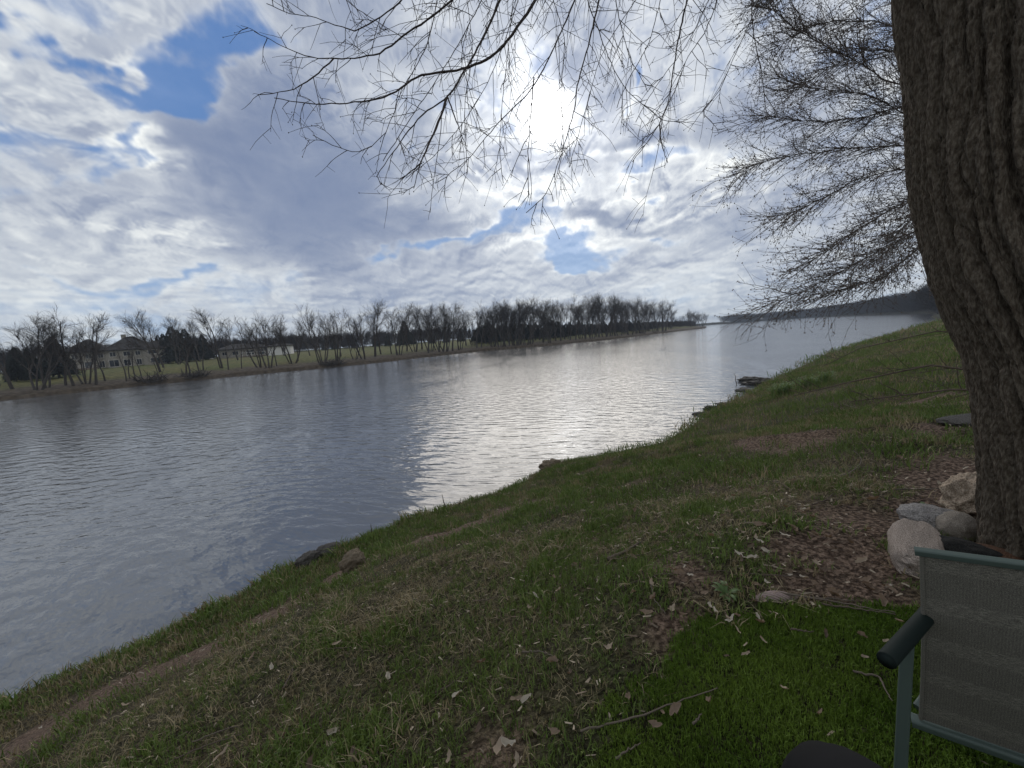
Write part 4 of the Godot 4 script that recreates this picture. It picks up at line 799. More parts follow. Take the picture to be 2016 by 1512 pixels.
	for L in [[Vector3(1.5, 8.4, -2.3), Vector3(0.3, 8.9, -3.2), Vector3(-1.6, 9.0, -4.2), 0.16], [Vector3(1.9, 8.6, -2.5), Vector3(1.6, 9.2, -3.9), Vector3(1.2, 9.6, -6.0), 0.15], [Vector3(2.6, 9.0, -1.0), Vector3(3.6, 11.0, 0.2), Vector3(4.4, 13.0, 1.0), 0.2], [Vector3(1.9, 9.2, -0.9), Vector3(0.8, 10.6, 0.6), Vector3(-0.8, 11.8, 2.4), 0.16], [Vector3(2.8, 8.8, -2.0), Vector3(4.6, 9.6, -3.0), Vector3(7.0, 10.4, -3.8), 0.15]]:
		var curve := Curve3D.new()
		curve.add_point(crotch - Vector3(0, 0.5, 0), Vector3.ZERO, Vector3(0, 0.6, 0))
		for k in 3: curve.add_point(L[k], -0.3 * (L[mini(k + 1, 2)] - (L[k - 1] if k else crotch)), 0.3 * (L[mini(k + 1, 2)] - (L[k - 1] if k else crotch)))
		var pts := PackedVector3Array()
		var rad := PackedFloat32Array()
		for k in 25:
			pts.append(curve.sample_baked(curve.get_baked_length() * k / 24.0) - o.position)
			rad.append(lerpf(L[3], 0.03, pow(k / 24.0, 0.8)))
		var lb := Build.new()
		lb.tube(pts, rad, 12, true)
		obj("limb", lb.mesh(bark), o)
		limbs.append(pts)
	# boughs higher up that thin the light from overhead
	for k in [2, 3, 4]:
		var cb := Build.new()
		for a in 16:
			var at := dir_at(limbs[k], rng.randf_range(0.3, 1.0))
			var b1 := limb(cb, at[0], (off_dir(at[1], rng.randf_range(0.5, 1.1)) + Vector3(0, 0.1, 0)).normalized(), rng.randf_range(1.4, 2.8), 0.035, 0.01, 6, 5, 0.16, Vector3(0, -0.1, 0))
			for e in 7:
				var at2 := dir_at(b1, rng.randf_range(0.2, 1.0))
				var b2 := limb(cb, at2[0], off_dir(at2[1], rng.randf_range(0.4, 0.9)), rng.randf_range(0.5, 1.1), 0.009, 0.004, 4, 3, 0.18, Vector3(0, -0.2, 0))
				for q in 3: ribbon(cb, b2[1 + q], off_dir(b2[2] - b2[1], 0.7), rng.randf_range(0.2, 0.5), 0.003, Vector3(0, -0.1, 0))
		obj("bough", cb.mesh(twig), o)
	# the hanging branches
	for h in HANGING:
		var pts := PackedVector3Array()
		for k in range(2, h.size(), 3): pts.append(Vector3(h[k], h[k + 1], h[k + 2]) - o.position)
		if h[1] == 1:   # runs on up to the nearer of the two limbs overhead
			var best := 1e9
			var to := Vector3.ZERO
			var which: PackedVector3Array = limbs[0] if pts[0].x + o.position.x < 0.9 else limbs[1]
			for q in which:
				var d := q.distance_to(pts[0] + Vector3(0.5, 0.9, 0.3))
				if d < best: best = d; to = q
			var dir := (pts[0] - pts[1]).normalized()
			var c1 := pts[0] + dir * 0.6 + Vector3(0, 0.25, 0)
			var lead := PackedVector3Array()
			for k in 6:
				var f := k / 6.0
				lead.append(to.lerp(c1, f).lerp(c1.lerp(pts[0], f), f))
			lead.append_array(pts)
			pts = lead
		var curve := Curve3D.new()
		for k in pts.size():
			var tan := (pts[mini(k + 1, pts.size() - 1)] - pts[maxi(k - 1, 0)]) / 6.0
			curve.add_point(pts[k], -tan, tan)
		var n := maxi(10, int(curve.get_baked_length() / 0.05))
		var line := PackedVector3Array()
		var rad := PackedFloat32Array()
		for k in n + 1:
			var p := curve.sample_baked(curve.get_baked_length() * k / n)
			p += Vector3(rng.randf_range(-1, 1), rng.randf_range(-1, 1), rng.randf_range(-1, 1)) * 0.003
			line.append(p)
			rad.append(maxf(0.0024, float(h[0]) * 0.85 * (1.0 - 0.88 * pow(float(k) / n, 1.6)) * (1.0 + 0.12 * rng.randf_range(-1, 1))))
		var hb := Build.new()
		hb.tube(line, rad, 7, true)
		# side shoots: forked, kinked, drooping a little
		var total := curve.get_baked_length()
		var shoots := int(total * 7.5)
		for k in shoots:
			var f := lerpf(0.18, 1.0, (k + rng.randf()) / shoots)
			var at := dir_at(line, f)
			if (at[0] + o.position).y > 7.0: continue
			var d1 := off_dir(at[1], rng.randf_range(0.4, 1.15))
			var b1 := limb(hb, at[0], d1, rng.randf_range(0.15, 0.75) * (1.15 - 0.85 * f), 0.0028, 0.0014, 6, 4, 0.13, Vector3(0, -0.50, 0))
			for e in rng.randi_range(1, 4):
				var at2 := dir_at(b1, rng.randf_range(0.25, 1.0))
				var b2 := limb(hb, at2[0], off_dir(at2[1], rng.randf_range(0.5, 1.1)), rng.randf_range(0.06, 0.26), 0.0019, 0.0011, 3, 3, 0.18, Vector3(0, -0.15, 0))
				if rng.randf() < 0.35: knob(hb, b2[3], 0.004)
				if rng.randf() < 0.4: limb(hb, b2[1], off_dir(b2[2] - b2[1], 0.8), rng.randf_range(0.04, 0.1), 0.0016, 0.001, 2, 3, 0.2, Vector3.ZERO)
		obj("hanging_branch", hb.mesh(twig), o)

func knob(b: Build, p: Vector3, r: float) -> void:
	var k := b.point(p + Vector3(0, r * 1.5, 0), Vector3.UP)
	b.point(p - Vector3(0, r * 1.5, 0), Vector3.DOWN)
	var t := rng.randf() * TAU
	for s in 4: b.point(p + Vector3(cos(t + s * PI / 2), 0, sin(t + s * PI / 2)) * r, Vector3(cos(t + s * PI / 2), 0, sin(t + s * PI / 2)))
	for s in 4:
		b.tri(k, k + 2 + s, k + 2 + (s + 1) % 4); b.tri(k + 1, k + 2 + (s + 1) % 4, k + 2 + s)

func budding_tree() -> void:
	var bark := paint("young_bark", base_color(0.11, 0.095, 0.085), 0.9, 0.3)
	var bud := paint("bud", base_color(0.13, 0.095, 0.08), 0.7, 0.3)
	rng.seed = 91
	var o := thing("budding_tree", Vector3(BUD_TRUNK[0][0], BUD_TRUNK[0][1], BUD_TRUNK[0][2]), "budding tree behind the big trunk with twigs reaching over the water", "tree")
	var pts := PackedVector3Array()
	var rad := PackedFloat32Array()
	for k in BUD_TRUNK.size():
		pts.append(Vector3(BUD_TRUNK[k][0], BUD_TRUNK[k][1] - (0.3 if k == 0 else 0.0), BUD_TRUNK[k][2]) - o.position)
		rad.append(BUD_TRUNK[k][3])
	var tb := Build.new()
	tb.tube(pts, rad, 14, true)
	obj("trunk", tb.mesh(bark), o)
	for L in BUD_LIMBS:
		var curve := Curve3D.new()
		var raw := PackedVector3Array()
		for k in range(1, L.size(), 3): raw.append(Vector3(L[k], L[k + 1], L[k + 2]) - o.position)
		for k in raw.size():
			var tan := (raw[mini(k + 1, raw.size() - 1)] - raw[maxi(k - 1, 0)]) / 6.0
			curve.add_point(raw[k], -tan, tan)
		var line := PackedVector3Array()
		var r := PackedFloat32Array()
		var total := curve.get_baked_length()
		var n := 30
		for k in n + 1:
			line.append(curve.sample_baked(total * k / n) + Vector3(rng.randf_range(-1, 1), rng.randf_range(-1, 1), rng.randf_range(-1, 1)) * 0.015)
			r.append(lerpf(L[0] * 0.5, 0.0035, pow(float(k) / n, 0.5)))
		var lb := Build.new()
		lb.tube(line, r, 8)
		var bb := Build.new()
		var out := (raw[-1] - raw[0]).normalized()
		var n1 := int(total * 21.0)
		for k in n1:
			var f := lerpf(0.16, 1.0, (k + rng.randf()) / n1)
			var at := dir_at(line, f)
			var d1 := (off_dir(at[1], rng.randf_range(0.3, 0.95)) + out * 0.35 + Vector3(0, -0.12, 0)).normalized()
			var b1 := limb(lb, at[0], d1, rng.randf_range(0.45, 1.25) * (1.15 - 0.45 * f), 0.0052, 0.0020, 6, 4, 0.14, Vector3(0, -0.15, 0))
			for e in 8:
				var at2 := dir_at(b1, (e + rng.randf()) / 8.0)
				var b2 := limb(lb, at2[0], (off_dir(at2[1], rng.randf_range(0.4, 0.9)) + Vector3(0, 0.1, 0)).normalized(), rng.randf_range(0.12, 0.40), 0.0022, 0.0015, 3, 3, 0.2, Vector3(0, 0.2, 0))
				for q in 3:
					var p := b2[q + 1]
					if rng.randf() < 0.6:
						for c in rng.randi_range(1, 3): knob(bb, p + Vector3(rng.randf_range(-1, 1), rng.randf_range(-1, 1), rng.randf_range(-1, 1)) * 0.010, rng.randf_range(0.003, 0.008))
		var lm := obj("limb", lb.mesh(bark), o)
		obj("buds", bb.mesh(bud), lm).set_meta("kind", "stuff")

# ---------------------------------------------------------------- stones, litter, grass
func boulder(seed_: int, s: Vector3, rough := 0.12, freq := 1.4, blunt := 2.0) -> Build:
	var f := FastNoiseLite.new()
	f.seed = seed_; f.frequency = freq; f.fractal_octaves = 3
	var shape := func(q: Vector3) -> Vector3:
		var len := pow(pow(absf(q.x), blunt) + pow(absf(q.y), blunt) + pow(absf(q.z), blunt), -1.0 / blunt)
		return q * len * (1.0 + rough * 1.6 * f.get_noise_3d(q.x, q.y, q.z) + rough * 0.3 * f.get_noise_3d(q.x * 4 + 7, q.y * 4, q.z * 4)) * s
	var b := Build.new()
	var m := 16
	for side in 6:
		var ax := side / 2
		var sg := 1.0 if side % 2 else -1.0
		var first := b.v.size()
		for j in m + 1:
			for k in m + 1:
				var u := tan((k / float(m) - 0.5) * PI / 2)
				var w := tan((j / float(m) - 0.5) * PI / 2)
				var q := Vector3()
				q[ax] = sg; q[(ax + 1) % 3] = u * sg; q[(ax + 2) % 3] = w
				q = q.normalized()
				var t1 := q.cross(Vector3(0.3, 0.9, 0.2)).normalized()
				var t2 := q.cross(t1)
				var e := 0.03
				var n: Vector3 = (shape.call((q + t1 * e).normalized()) - shape.call((q - t1 * e).normalized())).cross(shape.call((q + t2 * e).normalized()) - shape.call((q - t2 * e).normalized())).normalized()
				b.point(shape.call(q), n if n.dot(q) > 0 else -n)
		for j in m:
			for k in m:
				var a := first + j * (m + 1) + k
				b.tri(a, a + m + 1, a + 1); b.tri(a + 1, a + m + 1, a + m + 2)
	return b

func speckle(called: String, c1: Color, c2: Color, seed_: int, size := 6.0, rough := 0.85) -> StandardMaterial3D:
	var m := paint(called, Color.WHITE, rough, 0.35)
	m.albedo_texture = grain(0.045, 5, seed_, 512, c1, c2, 0.3, 0.62)
	m.uv1_triplanar = true; m.uv1_scale = Vector3.ONE * size
	m.heightmap_enabled = true
	m.heightmap_texture = grain(0.07, 4, seed_ + 1, 512, Color.BLACK, Color.WHITE, 0.15, 0.85)
	m.heightmap_scale = 0.8
	return m

func stone(called: String, at: Vector3, s: Vector3, turn: Vector3, m: Material, seed_: int, label: String, rough := 0.12, blunt := 2.0, group := "") -> MeshInstance3D:
	var o := obj(called, boulder(seed_, s, rough, 1.4, blunt).mesh(m))
	o.position = at
	o.rotation = turn
	tag(o, label, "stone", group)
	return o

func stones() -> void:
	var granite := speckle("granite", base_color(0.19, 0.15, 0.13), base_color(0.52, 0.44, 0.38), 61, 7.0)
	var grey := speckle("grey_stone", base_color(0.19, 0.175, 0.165), base_color(0.33, 0.31, 0.30), 63, 4.0)
	var pale := speckle("pale_granite", base_color(0.20, 0.17, 0.14), base_color(0.44, 0.39, 0.33), 65, 9.0)
	var tan := speckle("tan_stone", base_color(0.28, 0.21, 0.15), base_color(0.48, 0.39, 0.30), 67, 4.0)
	var black := speckle("black_stone", base_color(0.012, 0.012, 0.012), base_color(0.025, 0.024, 0.023), 69, 6.0)
	var rust := speckle("rusty_stone", base_color(0.075, 0.038, 0.022), base_color(0.12, 0.062, 0.036), 71, 5.0)
	var river := speckle("river_stone", base_color(0.05, 0.047, 0.044), base_color(0.12, 0.11, 0.10), 73, 5.0)
	var brown := speckle("brown_stone", base_color(0.12, 0.095, 0.065), base_color(0.22, 0.175, 0.125), 75, 5.0)
	var P := func(k: String) -> Vector3: return Vector3(PTS[k][0], PTS[k][1], PTS[k][2])
	var ray_dir := Vector3(0.74, 0, -0.67)
	var right := Vector3(0.67, 0, 0.74)
	stone("granite_boulder", P.call("granite") + ray_dir * 0.06 + Vector3(0, 0.06, 0), Vector3(0.086, 0.084, 0.20), Vector3(0.0, -0.76, 0.1), granite, 5, "long pinkish speckled granite boulder lying beside the chair back", 0.08, 3.2)
	stone("grey_boulder", P.call("grey") + Vector3(0, 0.045, 0) + right * 0.02, Vector3(0.135, 0.075, 0.09), Vector3(0.0, -0.75, -0.1), grey, 7, "smooth grey flattened stone behind the speckled granite boulder", 0.10)
	stone("round_stone", P.call("round") + Vector3(0, 0.055, 0), Vector3(0.085, 0.068, 0.075), Vector3(0.1, 0.3, 0.15), pale, 9, "small round pale speckled stone between the grey stone and the trunk", 0.05)
	stone("tan_boulder", P.call("tan") + Vector3(0.02, 0.095, 0.0), Vector3(0.115, 0.135, 0.11), Vector3(0.1, 0.6, 0.25), tan, 12, "lumpy tan stone leaning against the foot of the big trunk", 0.24)
	stone("tan_cobble", P.call("tan2") + Vector3(-0.1, 0.05, 0.06), Vector3(0.08, 0.08, 0.08), Vector3(0.3, 0.2, 0), tan, 14, "tan stone half hidden behind the big trunk's foot", 0.15)
	stone("black_slab", P.call("black"), Vector3(0.145, 0.052, 0.075), Vector3(0.0, -0.72, 0.03), black, 16, "flat black stone just behind the chair's top rail", 0.12)
	stone("rusty_stone", P.call("brown"), Vector3(0.14, 0.05, 0.09), Vector3(0.0, -0.72, 0.0), rust, 18, "rounded rusty brown stone between the chair and the trunk", 0.07)
	stone("shore_stone", P.call("wr1") + Vector3(-0.02, 0.07, -0.02), Vector3(0.19, 0.10, 0.13), Vector3(0, 0.4, 0.05), river, 20, "grey rounded stone at the water's edge below the grass", 0.14)
	stone("shore_stone", P.call("wr2") + Vector3(-0.06, 0.05, -0.06), Vector3(0.15, 0.09, 0.09), Vector3(0, 0.9, 0.1), river, 22, "dark wet angular stone at the water's edge beside the grey one", 0.2, 3.0)
	stone("bank_stone", P.call("wr3") + Vector3(-0.01, 0.075, 0.0), Vector3(0.135, 0.12, 0.10), Vector3(0.1, 0.5, 0.35), brown, 24, "upright brown stone on the worn strip of the bank", 0.16, 2.6)
	stone("root_mound", P.call("mound") + Vector3(0, 0.02, -0.1), Vector3(0.25, 0.14, 0.18), Vector3(0, 0.6, 0), brown, 26, "dark matted mound jutting from the lip of the bank", 0.3)
	stone("path_slab", P.call("slab") + Vector3(0.1, 0.0, 0), Vector3(0.26, 0.03, 0.12), Vector3(0, 0.2, 0), river, 28, "flat grey slab sunk in the soil beyond the trunk", 0.08, 4.0)
	rng.seed = 12
	for k in SHELF.size():
		var big := 1.0 if k in [5, 6, 7] else 0.62
		stone("shore_rock", Vector3(SHELF[k][0], 0.06, SHELF[k][2]), Vector3(rng.randf_range(0.32, 0.6), rng.randf_range(0.10, 0.18), rng.randf_range(0.25, 0.45)) * big * (1.15 if k == 5 else 1.0), Vector3(rng.randf_range(-0.15, 0.15), rng.randf() * 3, rng.randf_range(-0.2, 0.2)), river, 40 + k, "dark wet rock in the ragged shelf at the water's edge by the bare stake", 0.3, 3.0, "dark rocks at the water's edge")

func leaf_mesh(seed_: int, m: Material) -> Mesh:
	rng.seed = seed_
	var b := Build.new()
	var curl := rng.randf_range(1.0, 2.6)
	var fold := rng.randf_range(0.5, 1.5)
	var rows := 6
	var wmax := rng.randf_range(0.12, 0.26)
	for j in rows + 1:
		var f := float(j) / rows
		var w := wmax * pow(sin(PI * clampf(f * 0.92 + 0.06, 0, 1)), 0.8)
		var a := curl * (f - 0.5)
		var mid := Vector3(sin(a) / maxf(curl, 0.1), 0.12 + (1.0 - cos(a)) / maxf(curl, 0.1), 0)
		for s in [-1, 0, 1]:
			b.point(mid + Vector3(0.07 * rng.randf_range(-1, 1), absf(s) * w * fold * rng.randf_range(0.2, 1.5), s * w * rng.randf_range(0.6, 1.45) + 0.18 * sin(f * 2.6 + seed_)), Vector3.UP)
	for j in rows:
		for s in 2:
			var a := j * 3 + s
			b.tri(a, a + 3, a + 1); b.tri(a + 1, a + 3, a + 4)
	smooth(b)
	return b.mesh(m)

func litter() -> void:
	var shades := [base_color(0.25, 0.20, 0.15), base_color(0.15, 0.11, 0.08), base_color(0.34, 0.305, 0.25), base_color(0.085, 0.062, 0.047)]
	var says := ["pale tan dry curled leaf", "brown dry curled leaf", "bleached papery leaf", "dark brown rotting leaf"]
	var meshes := []
	for k in 4:
		var m := paint("dry_leaf_%d" % k, shades[k], 0.8, 0.3)
		m.backlight_enabled = true
		m.backlight = Color(0.35, 0.28, 0.2)
		meshes.append([leaf_mesh(200 + k, m), leaf_mesh(210 + k, m), leaf_mesh(220 + k, m)])
	rng.seed = 33
	for k in LEAVES.size():
		var kind: int = [0, 1, 1, 3, 0, 3, 1, 2][rng.randi() % 8] if k > 12 else (rng.randi() % 2) * 2
		var o := obj("dry_leaf", meshes[kind][rng.randi() % 3])
		var x: float = LEAVES[k][0]
		var z: float = LEAVES[k][1]
		var size := rng.randf_range(0.040, 0.070) if k < 70 else rng.randf_range(0.026, 0.052)
		o.position = Vector3(x, ground_y(x, z) + 0.022, z)
		o.scale = Vector3.ONE * size * (0.7 if on_turf(x, z) else 1.0)
		o.rotation = Vector3(rng.randf_range(-0.5, 0.5), rng.randf() * TAU, rng.randf_range(-0.5, 0.6))
		var lies := "lying in the grass"
		if on_turf(x, z): lies = "lying on the bright green turf"
		elif dirtiness(x, z) > 0.4: lies = "lying on bare soil"
		elif x > 0.6 and z > -2.6: lies = "lying in the grass near the driftwood and stones"
		tag(o, says[kind] + " " + lies, "leaf", "fallen leaves on the bank")
	var wood := paint("grey_twig", base_color(0.11, 0.09, 0.072), 0.85, 0.3)
	var dark := paint("dark_twig", base_color(0.085, 0.065, 0.052), 0.85, 0.3)
	for k in TWIGS.size():
		var t: Array = TWIGS[k]
		var curve := Curve3D.new()
		for j in range(0, t.size(), 2):
			var p := Vector3(t[j], ground_y(t[j], t[j + 1]) + 0.018, t[j + 1])
			var a := Vector2(t[maxi(j - 2, 0)], t[maxi(j - 2, 0) + 1])
			var e := Vector2(t[mini(j + 2, t.size() - 2)], t[mini(j + 2, t.size() - 2) + 1])
			var d := (e - a) / 6.0
			curve.add_point(p, Vector3(-d.x, 0, -d.y), Vector3(d.x, 0, d.y))
		var n := 16
		var pts := PackedVector3Array()
		var rad := PackedFloat32Array()
		var far := Vector2(t[0], t[1]).length()
		var r0 := 0.0030 * (1.0 + 0.35 * far / 2.0)
		for j in n + 1:
			pts.append(curve.sample_baked(curve.get_baked_length() * j / n) + Vector3(rng.randf_range(-1, 1), rng.randf_range(-0.5, 1), rng.randf_range(-1, 1)) * 0.003)
			rad.append(r0 * (1.0 - 0.6 * j / n))
		var b := Build.new()
		b.tube(pts, rad, 6, true)
		var label := "thin grey twig lying on the grass of the bank"
		if k == 0: label = "long twig bent into a hook on the grass before the tan stones"
		elif k == 4: label = "long dark stick lying above the frayed driftwood"
		elif k == 6: label = "long straight twig lying across the edge of the bright green turf"
		elif k == 2: label = "broken piece of dark bark lying on the grass"
		elif k % 2: label = "thin dark twig lying on the grass of the bank"
		if k == 2:
			for j in rad.size(): rad[j] *= 3.0
			b = Build.new()
			b.tube(pts, rad, 7, true)
		var o := obj("twig" if k != 2 else "bark_piece", b.mesh(dark if k % 2 or k in [2, 4] else wood))
		tag(o, label, "twig", "" if k in [0, 2, 4, 6] else "twigs fallen on the bank")
	# frayed driftwood: a bundle of twisted strands
	var ro := thing("driftwood", Vector3(PTS.rope0[0], PTS.rope0[1], PTS.rope0[2]), "frayed pinkish grey twist of driftwood at the edge of the bright turf", "driftwood")
	var a := Vector3(PTS.rope0[0], PTS.rope0[1], PTS.rope0[2])
	var e := Vector3(PTS.rope1[0], PTS.rope1[1], PTS.rope1[2])
	var grey := paint("driftwood", base_color(0.26, 0.20, 0.185), 0.9, 0.3)
	for k in 14:
		var b := Build.new()
		var pts := PackedVector3Array()
		var rad := PackedFloat32Array()
		var ph := TAU * k / 14.0
		for j in 22:
			var f := j / 21.0
			var w := 0.024 * sin(PI * clampf(f * 0.85 + 0.12, 0, 1))
			var tw := ph + f * 5.0
			var p := a.lerp(e, f) + Vector3(0, 0.022 + 0.012 * sin(f * 4.0), 0) + Vector3(0, cos(tw) * w, 0) + Vector3(0.12, 0, 1.0) * sin(tw) * w
			if f > 0.8: p += Vector3(0.05, -0.012, 0.05 * sin(ph)) * (f - 0.8) * 4.0
			pts.append(p - ro.position)
			rad.append(0.0062 * (1.0 - 0.55 * f))
		b.tube(pts, rad, 6, true)
		obj("strand", b.mesh(grey), ro)
	# a bare stake standing in the water
	var sb := Build.new()
	var s0 := Vector3(STAKE[0][0], -0.5, STAKE[0][2])
	sb.tube(PackedVector3Array([s0, s0 + Vector3(0, 0.55, 0), s0 + Vector3(-0.06, 0.8, 0), s0 + Vector3(-0.05, 0.98, 0), s0 + Vector3(-0.16, 1.12, 0)]), PackedFloat32Array([0.022, 0.02, 0.017, 0.014, 0.008]), 6, true)
	tag(obj("bare_stake", sb.mesh(dark)), "thin bare stick standing upright in the water off the rocks", "stick")
	# sticks poking from the bank's lip
	rng.seed = 8
	for q in [[-2.55, -6.05, 0.28, 0.5], [-1.35, -6.75, 0.34, -0.6], [-1.2, -6.8, 0.2, 0.8]]:
		var p := Vector3(q[0], ground_y(q[0], q[1]) - 0.03, q[1])
		var kb := Build.new()
		kb.tube(PackedVector3Array([p, p + Vector3(q[3] * 0.1, q[2] * 0.5, 0), p + Vector3(q[3] * 0.12, q[2], 0.02)]), PackedFloat32Array([0.012, 0.009, 0.004]), 5, true)
		tag(obj("bank_stick", kb.mesh(dark)), "short dark stick poking up from the lip of the bank", "stick", "sticks on the lip of the bank")
	# fallen branches behind the big trunk
	for q in [[Vector3(6.3, 2.55, -4.6), Vector3(5.4, 2.75, -4.9), Vector3(4.6, 2.55, -5.2), Vector3(4.0, 2.38, -5.4)], [Vector3(6.4, 2.42, -4.3), Vector3(5.2, 2.50, -4.5), Vector3(4.2, 2.4, -4.7)], [Vector3(9.8, 2.9, -7.2), Vector3(8.4, 3.0, -7.6), Vector3(7.2, 2.75, -7.9), Vector3(6.6, 2.4, -8.1)]]:
		var fb := Build.new()
		var pts := PackedVector3Array()
		for k in 13:
			var u: float = k / 12.0 * (q.size() - 1)
			var i0 := mini(int(u), q.size() - 2)
			pts.append(q[i0].lerp(q[i0 + 1], u - i0))
		for k in 13: pts[k].y = maxf(pts[k].y, ground_y(pts[k].x, pts[k].z) + 0.03)
		var rad := PackedFloat32Array()
		for k in 13: rad.append(lerpf(0.015, 0.005, k / 12.0))
		fb.tube(pts, rad, 6, true)
		for k in 14:
			var at := dir_at(pts, rng.randf_range(0.2, 1.0))
			limb(fb, at[0], (off_dir(at[1], 0.7) + Vector3(0, 0.35, 0)).normalized(), rng.randf_range(0.2, 0.7), 0.006, 0.002, 5, 4, 0.2, Vector3(0, -0.2, 0))
		tag(obj("fallen_branch", fb.mesh(dark)), "fallen bare branch lying on the grass beyond the big trunk", "branch", "fallen branches beyond the trunk")
	# brush heaps at the foot of the far bank
	for k in BRUSH.size():
		var hb := Build.new()
		for j in 46:
			var p := Vector3(rng.randf_range(-1.6, 1.6), rng.randf_range(-0.2, 0.4), rng.randf_range(-0.8, 0.8))
			limb(hb, p, Vector3(rng.randf_range(-1, 1), rng.randf_range(0, 0.7), rng.randf_range(-1, 1)).normalized(), rng.randf_range(0.8, 2.2), 0.07, 0.03, 4, 4, 0.2, Vector3.ZERO)
		var o := obj("brush_heap", hb.mesh(mats.far_bark))
		o.position = Vector3(BRUSH[k][0], BRUSH[k][1], BRUSH[k][2])
		tag(o, "heap of dark washed-up branches at the foot of the far bank", "brush", "brush heaps on the far bank")

func tuft(seed_: int, blades: int, h0: float, h1: float, w: float, spread: float, lean: float, m: Material) -> Mesh:
	rng.seed = seed_
	var b := Build.new()
	for k in blades:
		var az := rng.randf() * TAU
		var p := Vector3(rng.randf_range(-1, 1), 0, rng.randf_range(-1, 1)) * spread
		var h := rng.randf_range(h0, h1)
		var out := Vector3(cos(az), 0, sin(az)) * h * lean * rng.randf_range(0.2, 1.2)
		var ta := rng.randf() * TAU
		var side := Vector3(cos(ta), 0, sin(ta)) * w * 0.5
		var mid := p + out * 0.35 + Vector3(0, h * 0.6, 0)
		var tip := p + out + Vector3(0, h * rng.randf_range(0.75, 1.0), 0)
		var n := (side.cross(mid - p)).normalized()
		var g := rng.randf_range(0.55, 1.4)
		b.tint = Color(g, g, g * rng.randf_range(0.8, 1.1))
		var i := b.point(p - side - Vector3(0, 0.01, 0), n); b.point(p + side - Vector3(0, 0.01, 0), n); b.point(mid - side * 0.75, n); b.point(mid + side * 0.75, n); b.point(tip, n)
		b.tri(i, i + 2, i + 1); b.tri(i + 1, i + 2, i + 3); b.tri(i + 2, i + 4, i + 3)
	return b.mesh(m)

